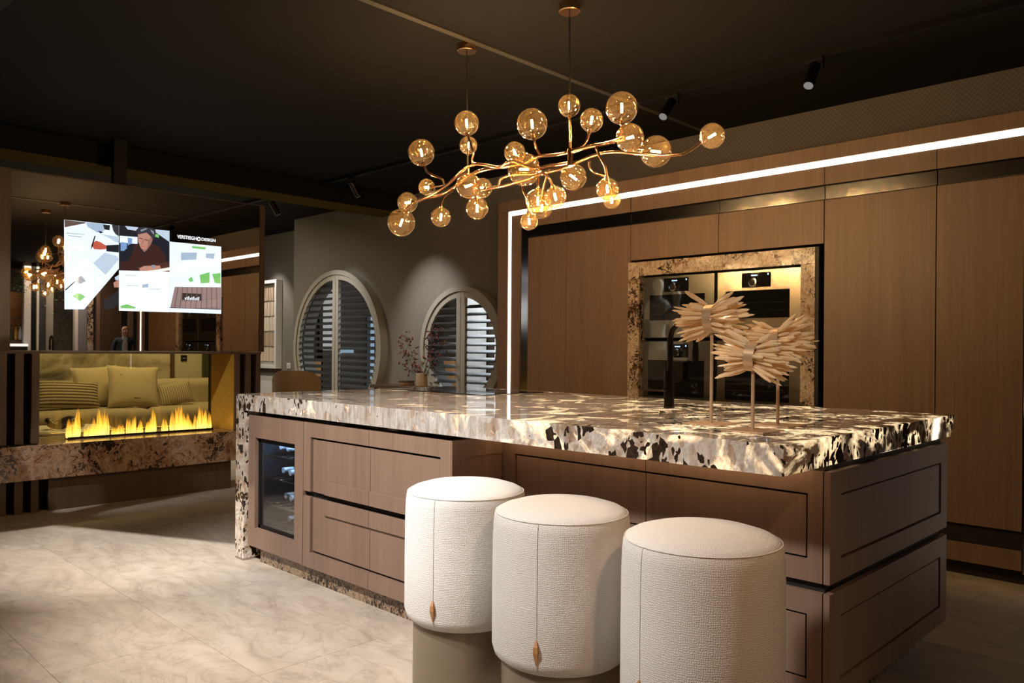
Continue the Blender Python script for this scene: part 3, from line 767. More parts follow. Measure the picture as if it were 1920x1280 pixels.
# ------------------------------------------------------------------ chandelier coordinates (world, metres)
GLOBES=[
 ((-3.187, 2.89, 2.434),0.067,[(-3.161, 2.92, 2.2), (-3.164, 2.91, 2.234), (-3.145, 2.9, 2.272), (-3.177, 2.89, 2.342)]),
 ((-3.537, 2.86, 2.328),0.076,[(-3.369, 2.89, 2.123), (-3.381, 2.88, 2.159), (-3.443, 2.87, 2.185), (-3.488, 2.86, 2.214), (-3.507, 2.86, 2.241)]),
 ((-3.359, 3.06, 2.376),0.051,[(-3.292, 2.96, 2.168), (-3.29, 2.99, 2.223), (-3.33, 3.03, 2.282), (-3.363, 3.06, 2.323)]),
 ((-3.645, 2.99, 2.165),0.049,[(-3.395, 2.94, 2.14), (-3.496, 2.97, 2.15), (-3.562, 2.99, 2.156)]),
 ((-3.841, 3.0, 2.1),0.062,[(-3.62, 2.97, 2.095), (-3.71, 2.99, 2.09), (-3.773, 3.0, 2.097)]),
 ((-3.666, 2.82, 1.937),0.080,[(-3.633, 2.94, 2.083), (-3.645, 2.89, 2.059), (-3.635, 2.84, 2.02), (-3.629, 2.82, 1.998)]),
 ((-3.42, 2.91, 1.952),0.056,[(-3.349, 2.94, 2.098), (-3.394, 2.92, 2.071), (-3.41, 2.91, 2.038), (-3.416, 2.91, 2.006)]),
 ((-3.047, 2.78, 2.058),0.066,[(-3.131, 2.92, 2.129), (-3.075, 2.86, 2.097), (-3.049, 2.81, 2.071)]),
 ((-3.198, 3.02, 2.104),0.056,[(-3.047, 2.96, 2.074), (-3.134, 3.0, 2.087), (-3.17, 3.01, 2.096)]),
 ((-3.109, 2.9, 1.963),0.060,[(-3.135, 2.94, 2.104), (-3.111, 2.91, 2.053), (-3.108, 2.9, 2.016)]),
 ((-2.691, 2.88, 2.331),0.077,[(-2.693, 2.94, 2.189), (-2.678, 2.9, 2.211), (-2.671, 2.88, 2.233), (-2.678, 2.88, 2.255)]),
 ((-2.947, 3.02, 2.259),0.057,[(-2.811, 2.96, 2.171), (-2.888, 3.0, 2.205), (-2.927, 3.02, 2.223)]),
 ((-2.611, 2.74, 2.069),0.079,[(-2.681, 2.92, 2.109), (-2.632, 2.84, 2.088), (-2.595, 2.77, 2.07)]),
 ((-2.684, 2.92, 1.951),0.064,[(-2.702, 2.94, 2.094), (-2.684, 2.92, 2.037), (-2.685, 2.92, 2.008)]),
 ((-2.705, 2.88, 1.847),0.045,[(-2.81, 2.94, 2.058), (-2.773, 2.91, 2.007), (-2.732, 2.89, 1.966), (-2.71, 2.88, 1.888)]),
 ((-2.481, 2.82, 1.932),0.053,[(-2.652, 2.92, 2.086), (-2.562, 2.86, 2.044), (-2.511, 2.83, 1.998), (-2.495, 2.82, 1.977)]),
 ((-2.766, 3.04, 1.942),0.055,[(-2.671, 2.97, 2.083), (-2.725, 3.01, 2.043), (-2.763, 3.04, 1.989)]),
 ((-2.5, 2.94, 2.396),0.055,[(-2.492, 2.94, 2.169), (-2.49, 2.94, 2.259), (-2.497, 2.94, 2.333)]),
 ((-2.401, 2.99, 2.316),0.057,[(-2.482, 2.94, 2.175), (-2.447, 2.97, 2.192), (-2.427, 2.99, 2.226), (-2.414, 2.99, 2.263)]),
 ((-2.214, 2.98, 2.334),0.075,[(-2.246, 2.96, 2.173), (-2.218, 2.98, 2.212), (-2.212, 2.98, 2.24), (-2.212, 2.98, 2.26)]),
 ((-2.065, 2.84, 2.141),0.062,[(-2.262, 2.94, 2.172), (-2.178, 2.89, 2.157), (-2.126, 2.86, 2.147)]),
 ((-2.064, 3.04, 2.117),0.072,[(-2.154, 2.96, 2.108), (-2.123, 3.0, 2.12), (-2.102, 3.02, 2.125)]),
 ((-1.729, 2.96, 2.111),0.053,[(-1.871, 2.96, 2.058), (-1.818, 2.96, 2.074), (-1.777, 2.96, 2.094)]),
 ((-2.555, 3.04, 2.071),0.067,[(-2.574, 2.96, 2.102), (-2.565, 2.99, 2.092), (-2.566, 3.02, 2.084)]),
 ((-2.24, 2.91, 1.95),0.052,[(-2.334, 2.94, 2.165), (-2.296, 2.92, 2.112), (-2.256, 2.91, 2.061), (-2.243, 2.91, 2.0)]),
 ((-2.329, 3.06, 1.931),0.043,[(-2.388, 2.96, 2.111), (-2.417, 3.0, 2.089), (-2.409, 3.04, 2.066), (-2.352, 3.06, 2.038), (-2.332, 3.06, 1.97)]),
]
MAINS=[
  [(-1.871, 2.96, 2.058), (-1.98, 2.96, 2.069), (-2.095, 2.96, 2.098), (-2.245, 2.96, 2.131), (-2.356, 2.96, 2.134), (-2.471, 2.96, 2.117), (-2.574, 2.96, 2.102), (-2.652, 2.92, 2.086), (-2.791, 2.94, 2.074), (-2.936, 2.95, 2.072), (-3.047, 2.96, 2.074), (-3.141, 2.97, 2.077)] ,
  [(-2.117, 2.86, 2.155), (-2.262, 2.94, 2.172), (-2.373, 2.94, 2.174), (-2.492, 2.94, 2.169), (-2.592, 2.94, 2.172), (-2.692, 2.94, 2.181), (-2.811, 2.96, 2.171), (-2.937, 2.95, 2.17), (-3.028, 2.94, 2.174), (-3.131, 2.94, 2.176), (-3.217, 2.94, 2.159), (-3.349, 2.94, 2.113), (-3.488, 2.96, 2.092), (-3.62, 2.97, 2.095), (-3.707, 2.98, 2.095)] ,
  [(-3.633, 2.94, 2.083), (-3.512, 2.94, 2.105), (-3.395, 2.94, 2.14), (-3.327, 2.94, 2.17), (-3.27, 2.94, 2.197), (-3.174, 2.92, 2.211), (-3.09, 2.92, 2.2), (-2.967, 2.92, 2.167), (-2.898, 2.91, 2.174), (-2.849, 2.92, 2.176), (-2.717, 2.92, 2.122), (-2.609, 2.94, 2.122), (-2.492, 2.94, 2.117)] ,
  [(-3.006, 2.96, 2.074), (-2.994, 2.96, 2.107), (-2.947, 2.96, 2.122), (-2.849, 2.96, 2.119), (-2.699, 2.94, 2.093), (-2.591, 2.96, 2.102)] ,
]
HUB = ((-2.492, 2.94, 2.13), (-3.23, 2.94, 2.19)); CAN = ((-2.503, 2.94), (-3.247, 2.94))
ch = thing('chandelier', 'branching copper chandelier with amber glass globes above the island', 'chandelier', (-2.85, 2.94, 1.85))
for (cx, cy), h in zip(CAN, HUB):
    MB().lathe([(0, .0), (.05, 0), (.054, .004), (.054, .04), (0, .04)], (cx, cy, CZ - .04), 28).build('canopy', 'brass', ch, True)
    MB().tube([(cx, cy, CZ - .035), (h[0], h[1], h[2] + .02)], .0035, 8).build('cord', 'cord', ch)
MB().cyl((HUB[0][0], HUB[0][1], 2.10), (HUB[0][0], HUB[0][1], 2.185), .014, 16).build('coupling', 'brass', ch, True)
MB().cyl((HUB[1][0], HUB[1][1], 2.16), (HUB[1][0], HUB[1][1], 2.21), .011, 16).build('coupling', 'brass', ch, True)
for p in MAINS: MB().tube(p, .0085, 10, smooth=5).build('branch', 'brass', ch, True)
sph = {}
for c, r, st in GLOBES:
    cv = Vector(c); end = Vector(st[-1]); d = (end - cv)
    d = d.normalized() if d.length > 1e-4 else Vector((0, 0, -1))
    rim = cv + d * r
    MB().tube(list(st[:-1]) + [tuple(rim - d * .004)], .0062, 8, smooth=5).build('twig', 'brass', ch, True)
    MB().cyl(tuple(rim + d * .006), tuple(rim - d * .018), .0095, 12).build('socket', 'brass', ch, True)
    key = round(r, 3)
    if key not in sph: sph[key] = MB().sphere((0, 0, 0), r, 32, 20).mesh('globe', M['globe'], True)
    g = obj('globe', sph[key], ch); g.location = c
    L = min(.042, r * .62)
    ax = (tuple(-d * (r - .02)), tuple(-d * (r - .02) * .0))
    f0, f1 = d * (L * .5), -d * (L * .5)
    fi = MB().tube([tuple(f0), tuple(f1)], .0042, 8).build('filament', 'filament', None); fi.parent = g
    pt = MB().tube([tuple(d * (r - .012)), tuple(f0)], .0028, 6).build('bulb_post', 'brass', None); pt.parent = g

# ------------------------------------------------------------------ track and spotlights
tr = thing('ceiling_track', 'black track rail under the ceiling before the tall cabinets', 'track', (-4, 4.36, CZ - .03))
B(-9.25, 2.5, 4.345, 4.38, CZ - .03, CZ).build('rail', plain('track_black', (.02, .019, .018), .35, .6), tr)
B(-9.25, 2.5, 4.352, 4.373, CZ - .031, CZ - .0295).build('rail_slot', 'black', tr)
def spotlight(x, y, tilt, label, energy, col, size=40, lens=None, blend=.7):
    """tilt > 0 leans towards the back wall (+y)"""
    e = thing('track_spotlight', label, 'spotlight', (x, y, CZ - .03), 'black track spotlights')
    B(x - .05, x + .05, y - .014, y + .014, CZ - .052, CZ - .03).build('adapter', 'black', e, bevel=.003)
    B(x + .045, x + .05, y - .012, y + .012, CZ - .10, CZ - .05).build('bracket', 'black', e)
    t = math.radians(tilt); d = Vector((0, math.sin(t), -math.cos(t)))
    a = Vector((x, y, CZ - .075)); b = a + d * .155
    MB().cyl(tuple(a), tuple(b), .031, 24).build('housing', 'blackmetal', e, True)
    MB().cyl(tuple(b), tuple(b + d * .002), .026, 24).build('lens', lens or 'spotlens', e)
    if energy:
        l = light('track_spot_light', 'SPOT', tuple(b + d * .012), energy, col, tuple(b + d), spot_size=math.radians(size), spot_blend=blend, shadow_soft_size=.025); par(l, e)
spotlight(-2.84, 4.36, -40, 'black track spotlight with visible lens above the ovens', 55, (1, .85, .68), 42)
spotlight(-1.90, 4.36, -32, 'black track spotlight nearest the right edge', 45, (1, .85, .68), 42)
spotlight(-6.46, 4.36, 34, 'black track spotlight aimed at the smaller round shutter', 95, COOL, 62, blend=1.0)
spotlight(-8.00, 4.36, 34, 'black track spotlight right of the divider post aimed at the larger shutter', 60, COOL, 62, blend=1.0)
spotlight(-8.74, 4.36, -10, 'black track spotlight left of the divider post', 10, COOL, 48)

# ------------------------------------------------------------------ bar stools
def stool(x, y, label):
    e = thing('bar_stool', label, 'stool', (x, y, 0), 'white drum stools at the island')
    return e
def stool_parts(e):
    R = .22; prof = [(0, .235), (.17, .236), (.195, .241), (.212, .255), (.219, .28), (.2195, .45), (.2185, .60), (.2165, .66), (.2135, .685), (.209, .6935)]
    o = MB().lathe(prof, seg=64, uv=.22).build('drum', 'boucle', None, True); o.parent = e
    o = MB().lathe([(.2095, .6925), (.206, .698), (.19, .707), (.15, .719), (.09, .727), (.04, .7295), (0, .730)], seg=64, uv=.22).build('cushion_top', 'boucle', None, True); o.parent = e
    ring = [(.2105 * math.cos(2 * PI * k / 64), .2105 * math.sin(2 * PI * k / 64), .6935) for k in range(65)]
    o = MB().tube(ring, .0017, 6).build('piping', 'boucle_seam', None, True); o.parent = e
    o = MB().lathe([(0, .0), (.186, 0), (.188, .004), (.188, .24), (0, .24)], seg=64).build('base', 'stoolbase', None, True); o.parent = e
    a = -1.257    # seam towards the camera
    u = Vector((math.cos(a), math.sin(a), 0))
    sm = [tuple(u * (r + .0008) + Vector((0, 0, z))) for r, z in prof[3:]]
    o = MB().tube(sm, .0009, 5).build('seam', 'boucle_seam', None); o.parent = e
    tn = Vector((-u.y, u.x, 0)); m = MB()
    for zz, w_, off in ((.352, .002, .2210), (.335, .006, .2285), (.318, .0075, .2290), (.28, .002, .2210)):
        c = u * off
        m.v += [tuple(c - tn * w_ + Vector((0, 0, zz))), tuple(c + tn * w_ + Vector((0, 0, zz))), tuple(u * .2185 + tn * w_ + Vector((0, 0, zz))), tuple(u * .2185 - tn * w_ + Vector((0, 0, zz)))]
    for i in range(3):
        for k in range(4): m.f.append((4*i + k, 4*i + (k+1) % 4, 4*i + 4 + (k+1) % 4, 4*i + 4 + k))
    m.f += [(0, 1, 2, 3), (12, 13, 14, 15)]
    o = m.build('leather_tab', 'leather', None); o.parent = e
M['boucle_seam'] = plain('boucle_seam', (.62, .57, .51), .9)
s0 = stool(-2.128, 1.94, 'white boucle drum stool nearest the drawers'); stool_parts(s0)
for x, rz, lab in ((-1.645, 4, 'white boucle drum stool in the middle of three'), (-1.138, -32, 'white boucle drum stool at the right, nearest the camera')):
    c = copy_tree(s0, (x, 1.912, 0)); c['label'] = lab; c.rotation_euler = (0, 0, math.radians(rz))

# ------------------------------------------------------------------ things on the counter
fa = thing('kitchen_faucet', 'dark bronze arched kitchen faucet on the island', 'faucet', (-2.057, 3.154, HC))
MB().lathe([(0, 0), (.027, 0), (.027, .004), (.024, .006), (.0235, .165), (.022, .172), (0, .172)], (-2.057, 3.154, HC), 24).build('column', 'blackmetal', fa, True)
arc = [(-2.052, 3.154, 1.10), (-2.052, 3.154, 1.23)] + [(-1.985 - .067 * math.cos(PI * k / 10), 3.154, 1.262 + .072 * math.sin(PI * k / 10)) for k in range(11)] + [(-1.918, 3.154, 1.22), (-1.918, 3.154, 1.20)]
MB().tube(arc, .0135, 12, smooth=3).build('spout', 'blackmetal', fa, True)
MB().cyl((-1.918, 3.154, 1.215), (-1.918, 3.154, 1.155), .0165, 16, .0145).build('spray_head', 'blackmetal', fa, True)
MB().cyl((-2.057, 3.13, 1.02), (-2.057, 3.085, 1.03), .006, 10).build('lever', 'blackmetal', fa, True)
hb = thing('induction_hob', 'black glass induction hob set in the far end of the counter', 'hob', (-3.72, 3.4, HC))
B(-4.15, -3.30, 3.13, 3.66, HC + .0003, HC + .004).build('glass', 'hobglass', hb, bevel=.002)
for x, y, r in ((-3.95, 3.27, .09), (-3.95, 3.52, .09), (-3.5, 3.27, .09), (-3.5, 3.52, .09), (-3.725, 3.40, .06)):
    MB().lathe([(r - .002, 0), (r, 0), (r, .0004), (r - .002, .0004), (r - .002, 0)], (x, y, HC + .0041), 32).build('zone_ring', plain('hob_print', (.2, .2, .2), .3), hb)
sk = thing('sink_button', 'small round metal button in the counter before the faucet', 'button', (-1.86, 2.80, HC))
MB().lathe([(0, .012), (.012, .012), (.016, .008), (.016, 0), (0, 0)], (-1.86, 2.80, HC), 20).build('cap', 'chrome', sk, True)

cm = MB()
PR = [(0, 0, 0), (.30, .85, .5), (.72, 1.0, .62), (.93, .55, .40), (1.0, .0, .0)]
for t, a, b in PR:
    for k in range(6):
        q = 2 * PI * k / 6 + .3 * (t > .5); cm.v.append((t, a * .5 * math.cos(q) * 1.0, b * .5 * math.sin(q)))
for i in range(4):
    for k in range(6):
        k2 = (k + 1) % 6; cm.f.append((6*i + k, 6*i + k2, 6*i + 6 + k2, 6*i + 6 + k))
crystal_me = cm.mesh('crystal', M['crystal'])
def crystal_lamp(x, y, hz, ax, label, hs=1.0, seed=1):
    rnd = random.Random(seed)
    e = thing('crystal_lamp', label, 'table lamp', (x, y, HC), 'crystal lamps on the island')
    B(x - .075, x + .075, y - .075, y + .075, HC, HC + .005).build('base_plate', 'peachmetal', e, bevel=.001)
    MB().cyl((x, y, HC + .005), (x, y, hz - .045 * hs), .0058, 12).build('stem', 'peachmetal', e, True)
    A = Vector(ax).normalized(); U = A.cross(Vector((0, 0, 1))).normalized(); V = A.cross(U)
    C = Vector((x, y, hz))
    m = MB(); N = 40; rb = .052 * hs
    for k in range(N):
        q = 2 * PI * k / N; rd = U * math.cos(q) + V * math.sin(q)
        for r, t in ((rb, -.017), (rb, .017), (rb - .003, .017), (rb - .003, -.017)): m.v.append(tuple(C + rd * r + A * t))
    for k in range(N):
        k2 = (k + 1) % N
        for i in range(4): m.f.append((4*k + i, 4*k2 + i, 4*k2 + (i+1) % 4, 4*k + (i+1) % 4))
    m.build('band', 'peachmetal', e, True)
    for s_ in (-1, 1):
        n = 60
        for i in range(n):
            fr = math.sqrt((i + .5) / n); q = i * 2.39996 + rnd.uniform(-.2, .2)
            rd = U * math.cos(q) + V * math.sin(q)
            th = math.radians(2 + 26 * fr ** 1.5 + rnd.uniform(-12, 12))
            d = (A * s_ * math.cos(th) + rd * math.sin(th)).normalized()
            st = C + A * (s_ * .004) + rd * (rb * .86 * fr)
            L = (.112 + rnd.uniform(-.04, .04)) * hs * (1.1 - .28 * fr); Wd = .0195 * hs * rnd.uniform(.7, 1.3)
            o = obj('crystal', crystal_me, e)
            zz = d.cross(rd if abs(d.dot(rd)) < .98 else A).normalized(); yy = zz.cross(d)
            mt = Matrix((d * L, yy * Wd * .8, zz * Wd)).transposed().to_4x4(); mt.translation = st
            o.matrix_basis = mt
    for s_ in (-1, 1):
        l = light('crystal_light', 'POINT', tuple(C + A * (s_ * .045)), .4, (1, .82, .62), shadow_soft_size=.012); par(l, e)
crystal_lamp(-1.490, 2.560, 1.322, (1, .10, .05), 'tallest crystal burst lamp, left of the three on the island', 1.0, 3)
crystal_lamp(-1.265, 2.440, 1.188, (1, .12, -.10), 'lowest crystal burst lamp, front one of the three on the island', .95, 5)
crystal_lamp(-1.298, 2.690, 1.2435, (1, .05, .12), 'crystal burst lamp standing behind the lowest one', .93, 8)

# ------------------------------------------------------------------ mirror divider with fireplace
XM = -6.73; XS = -6.46
dv = thing('room_divider', 'free-standing divider with smoked mirror above a see-through fireplace', 'divider', (-6.75, 2.5, 0))
B(XM - .10, XM - .003, 1.545, 3.565, 1.17, 2.505).build('mirror_box', 'walnut', dv)
B(XM - .003, XM, 1.575, 3.555, 1.172, 2.505).build('mirror', 'mirror', dv)
for a in ((1.33, 1.573), (3.556, 3.60)): B(XM - .12, XM + .012, a[0], a[1], 1.168, 2.515).build('mirror_post', 'walnut', dv, bevel=.002)
B(XM - .12, XM - .003, 1.45, 3.60, 2.505, 2.515).build('top_board', 'walnut', dv)
B(XM - .095, XM - .03, 2.30, 2.40, 2.515, CZ).build('support_pole', 'black', dv)
# lower part: slats either side of the opening
B(XS - .55, XS - .10, 1.25, 1.68, .50, 1.15).build('pier', 'black', dv)
B(XS - .55, XS - .10, 3.21, 3.42, .50, 1.15).build('pier', 'black', dv)
B(XS - .55, XS - .005, 1.25, 1.705, 1.15, 1.168).build('pier_top', 'walnut', dv)
B(XS - .55, XS - .005, 3.19, 3.44, 1.15, 1.168).build('pier_top', 'walnut', dv)
B(XS - .55, XS - .05, 1.70, 3.19, 1.15, 1.168).build('lintel', 'walnut', dv)
for a in ((1.36, 1.495), (1.545, 1.60), (1.650, 1.70), (3.195, 3.240), (3.290, 3.338), (3.39, 3.43)):
    B(XS - .10, XS, a[0], a[1], .50, 1.15).build('slat', 'walnut', dv, bevel=.002)
for a in ((1.36, 1.495), (1.545, 1.60), (1.650, 1.70)):
    B(XS - .10, XS, a[0], a[1], 0, .238).build('slat', 'walnut', dv, bevel=.002)
B(XS - .5, XS - .10, 1.25, 1.75, 0, .238).build('base_core', 'black', dv)
B(XS - .5, XS - .005, 1.765, 3.165, 0, .238).build('base_panel', 'walnut', dv, bevel=.002)
B(XS - .55, XS + .04, 1.20, 3.44, .240, .490).build('stone_ledge', 'ledge', dv, bevel=.003)
B(XS - .45, XS - .02, 3.190, 3.196, .492, 1.15).build('amber_panel', 'amberwall', dv)
B(XS - .45, XS - .02, 1.696, 1.702, .492, 1.15).build('amber_panel', 'amberwall', dv)
B(XS - .47, XS - .464, 1.70, 3.19, .492, 1.15).build('fire_glass', 'fireglass', dv)
B(-6.735, -6.665, 1.95, 3.10, .490, .496).build('burner_tray', 'black', dv)
rnd = random.Random(11)
ys = [1.965 + i * .0205 for i in range(55)]
for i, y in enumerate(ys):
    if rnd.random() < .18 and i > 3: continue
    h = (.10 + .05 * math.sin(i * .65) + rnd.uniform(0, .09)) * (1.05 if i < 19 or i > 30 else .85); w_ = .012 + rnd.uniform(0, .012); xq = -6.70 + rnd.uniform(-.02, .02)
    m = MB(); sw = rnd.uniform(-.01, .01)
    prof = [(0, 0), (w_ * .8, .01), (w_, .16), (w_ * .85, .45), (w_ * .55, .75), (0, 1)]
    m.lathe([(r, z * h) for r, z in prof], (xq, y, .497), 10, scale=(.5, 1))
    m.v = [(v[0], v[1] + sw * ((v[2] - .497) / h) ** 2, v[2]) for v in m.v]
    m.build('flame', 'flame', dv, True)
B(-6.674, -6.665, 1.95, 3.10, .496, .506).build('tray_lip', 'black', dv)
B(-6.704, -6.696, 1.97, 3.08, .4961, .4985).build('added_fire_strip', 'firestrip', dv)  # added glowing strip in the burner, gives the fire's light to the amber panels

# ------------------------------------------------------------------ video wall on the mirror
TV={
 's1':[(1.93, 2.181), (2.329, 2.184), (2.332, 1.835), (2.077, 1.496), (1.938, 1.49)],
 'brown1':[(1.932, 2.18), (2.085, 2.178), (2.079, 2.17), (1.934, 2.122)],
 'lines1':[(1.947, 2.082), (2.079, 2.083), (2.079, 2.08), (1.947, 2.077)],
 'lines1b':[(1.959, 2.063), (2.054, 2.062), (2.054, 2.057), (1.959, 2.059)],
 'dark1':[(2.085, 2.179), (2.235, 2.18), (2.222, 2.131), (2.17, 2.107), (2.098, 2.144)],
 'hair1':[(2.275, 2.185), (2.329, 2.184), (2.33, 2.093), (2.303, 2.111), (2.286, 2.138)],
 'pen1':[(2.147, 2.08), (2.156, 2.08), (2.135, 1.995), (2.12, 1.965), (2.125, 2.001)],
 'hand1':[(2.125, 2.008), (2.157, 2.042), (2.19, 2.035), (2.237, 2.008), (2.233, 1.983), (2.191, 1.975), (2.145, 1.974)],
 'sleeve1':[(2.233, 2.013), (2.331, 2.028), (2.331, 1.964), (2.237, 1.966)],
 'desk1':[(2.196, 2.096), (2.33, 2.093), (2.33, 2.043), (2.303, 2.047), (2.249, 2.077)],
 'plan1':[(2.139, 1.862), (2.224, 1.954), (2.318, 1.934), (2.331, 1.907), (2.232, 1.777)],
 'pad1':[(2.012, 1.73), (2.056, 1.758), (2.088, 1.718), (2.05, 1.695), (2.018, 1.7)],
 'penb1':[(1.94, 1.643), (2.012, 1.716), (2.015, 1.71), (1.944, 1.634)],
 'plant1':[(1.997, 1.595), (2.025, 1.62), (2.063, 1.612), (2.083, 1.592), (2.045, 1.559), (2.013, 1.582)],
 'shade1':[(2.332, 1.835), (2.333, 1.692), (2.273, 1.659), (2.2, 1.556), (2.174, 1.604), (2.305, 1.79)],
 's2':[(2.331, 2.185), (2.734, 2.19), (2.739, 1.5), (2.336, 1.495)],
 'room2':[(2.331, 2.185), (2.734, 2.19), (2.737, 1.841), (2.333, 1.821)],
 'win2':[(2.337, 2.101), (2.475, 2.105), (2.475, 2.05), (2.337, 2.043)],
 'blue2':[(2.344, 2.051), (2.392, 2.049), (2.392, 1.984), (2.344, 1.979)],
 'light2':[(2.377, 2.184), (2.481, 2.186), (2.468, 2.155), (2.398, 2.158)],
 'light2b':[(2.617, 2.183), (2.734, 2.185), (2.735, 2.091), (2.617, 2.161)],
 'hair2':[(2.461, 2.158), (2.481, 2.182), (2.524, 2.194), (2.588, 2.191), (2.621, 2.168), (2.614, 2.123), (2.596, 2.092), (2.581, 2.12), (2.545, 2.149), (2.482, 2.127)],
 'face2':[(2.477, 2.13), (2.545, 2.151), (2.585, 2.119), (2.596, 2.099), (2.582, 2.057), (2.546, 1.999), (2.529, 1.988), (2.5, 2.02), (2.482, 2.065)],
 'sweat2':[(2.338, 1.943), (2.385, 1.998), (2.468, 2.049), (2.497, 2.019), (2.527, 1.982), (2.582, 2.065), (2.647, 2.042), (2.691, 1.99), (2.733, 1.882), (2.733, 1.84), (2.346, 1.822)],
 'handb2':[(2.487, 1.847), (2.526, 1.872), (2.655, 1.886), (2.663, 1.865), (2.562, 1.831), (2.498, 1.83)],
 'watch2':[(2.589, 1.885), (2.615, 1.888), (2.616, 1.863), (2.594, 1.859)],
 'paper2':[(2.333, 1.821), (2.737, 1.837), (2.739, 1.5), (2.336, 1.495)],
 'pr2a':[(2.387, 1.789), (2.47, 1.791), (2.47, 1.786), (2.387, 1.783)],
 'pr2b':[(2.394, 1.706), (2.492, 1.71), (2.492, 1.705), (2.395, 1.7)],
 'pr2c':[(2.513, 1.718), (2.563, 1.728), (2.563, 1.699), (2.517, 1.692)],
 'pr2d':[(2.577, 1.689), (2.664, 1.69), (2.664, 1.684), (2.577, 1.683)],
 'gr2':[(2.348, 1.535), (2.396, 1.551), (2.465, 1.529), (2.458, 1.518), (2.348, 1.517)],
 's3':[(2.736, 2.095), (3.188, 2.097), (3.193, 1.504), (2.741, 1.501)],
 'sk3':[(2.833, 2.011), (2.971, 2.024), (2.964, 1.962), (2.833, 1.946)],
 'sk3b':[(3.05, 2.023), (3.13, 2.031), (3.122, 1.983), (3.05, 1.985)],
 'gr3':[(2.924, 2.077), (3.05, 2.077), (3.042, 2.057), (2.932, 2.058)],
 'gr3b':[(2.896, 1.788), (2.926, 1.813), (2.942, 1.776), (2.911, 1.766)],
 'gr3c':[(2.996, 1.833), (3.083, 1.863), (3.084, 1.77), (3.005, 1.761)],
 'gr3d':[(3.107, 1.849), (3.184, 1.863), (3.185, 1.769), (3.132, 1.773)],
 'tb3':[(2.782, 1.716), (3.189, 1.738), (3.191, 1.545), (2.746, 1.541)],
 'pl3':[(2.847, 1.669), (3.015, 1.669), (3.015, 1.611), (2.844, 1.609)],
 'bl3':[(2.743, 1.541), (3.191, 1.545), (3.191, 1.539), (2.743, 1.535)],
 'wh3':[(2.851, 1.648), (3.006, 1.648), (3.006, 1.63), (2.851, 1.629)],
 'logo':[(2.798, 2.158), (3.137, 2.16), (3.137, 2.133), (2.798, 2.124)],
 'brow2a':[(2.485, 2.101), (2.516, 2.097), (2.516, 2.091), (2.486, 2.094)],
 'brow2b':[(2.53, 2.095), (2.561, 2.088), (2.56, 2.082), (2.53, 2.089)],
 'nose2':[(2.516, 2.089), (2.523, 2.089), (2.516, 2.056), (2.502, 2.051), (2.5, 2.057), (2.51, 2.062)],
 'mouth2':[(2.5, 2.037), (2.531, 2.034), (2.531, 2.029), (2.502, 2.031)],
 'cheek2':[(2.556, 2.084), (2.585, 2.119), (2.594, 2.098), (2.582, 2.057), (2.546, 2.0), (2.543, 2.017), (2.56, 2.051)],
 'neck2':[(2.5, 2.02), (2.527, 1.988), (2.546, 2.0), (2.553, 2.014), (2.525, 2.008)],
 'hairl2':[(2.496, 2.165), (2.541, 2.185), (2.552, 2.179), (2.503, 2.152)],
 'hairr2':[(2.574, 2.178), (2.603, 2.166), (2.606, 2.137), (2.588, 2.154)],
 'arm2':[(2.338, 1.943), (2.385, 1.998), (2.447, 2.036), (2.441, 1.989), (2.414, 1.914), (2.379, 1.896), (2.345, 1.89)],
 'vneck2':[(2.5, 2.015), (2.527, 1.978), (2.553, 2.018), (2.561, 2.015), (2.527, 1.966), (2.493, 2.01)],
 'chairb2':[(2.398, 2.093), (2.433, 2.089), (2.433, 2.053), (2.399, 2.028)],
 'plant2':[(2.61, 2.149), (2.646, 2.142), (2.646, 2.116), (2.614, 2.123)],
 'legs1':[(2.213, 1.567), (2.333, 1.663), (2.334, 1.548), (2.28, 1.504), (2.227, 1.502)],
 'skin1':[(2.292, 1.718), (2.333, 1.749), (2.333, 1.684), (2.299, 1.682)],
 'cuff1':[(2.302, 1.761), (2.332, 1.785), (2.333, 1.745), (2.309, 1.74)],
 'ob1':[(2.209, 2.175), (2.262, 2.178), (2.259, 2.135), (2.222, 2.138)],
 'ob1b':[(2.173, 2.122), (2.216, 2.117), (2.19, 2.102)],
 'grain0':[(2.805, 1.715), (2.813, 1.716), (2.785, 1.539), (2.776, 1.539)],
 'grain1':[(2.846, 1.717), (2.853, 1.718), (2.831, 1.54), (2.821, 1.539)],
 'grain2':[(2.887, 1.72), (2.895, 1.72), (2.876, 1.54), (2.867, 1.54)],
 'grain3':[(2.929, 1.722), (2.936, 1.722), (2.922, 1.541), (2.913, 1.54)],
 'grain4':[(2.971, 1.724), (2.978, 1.725), (2.969, 1.541), (2.96, 1.541)],
 'grain5':[(3.013, 1.726), (3.021, 1.727), (3.016, 1.542), (3.006, 1.541)],
 'grain6':[(3.056, 1.729), (3.063, 1.729), (3.063, 1.542), (3.054, 1.542)],
 'grain7':[(3.099, 1.731), (3.107, 1.731), (3.111, 1.543), (3.102, 1.542)],
 'grain8':[(3.142, 1.733), (3.15, 1.734), (3.16, 1.543), (3.15, 1.543)],
}
tvw = thing('video_display', 'bright three-part video display glowing on the smoked mirror', 'screen', (XM + .004, 2.5, 1.5))
def scr(name, col, st=1.0, gl=.30): return emit(name, col, st, gl)
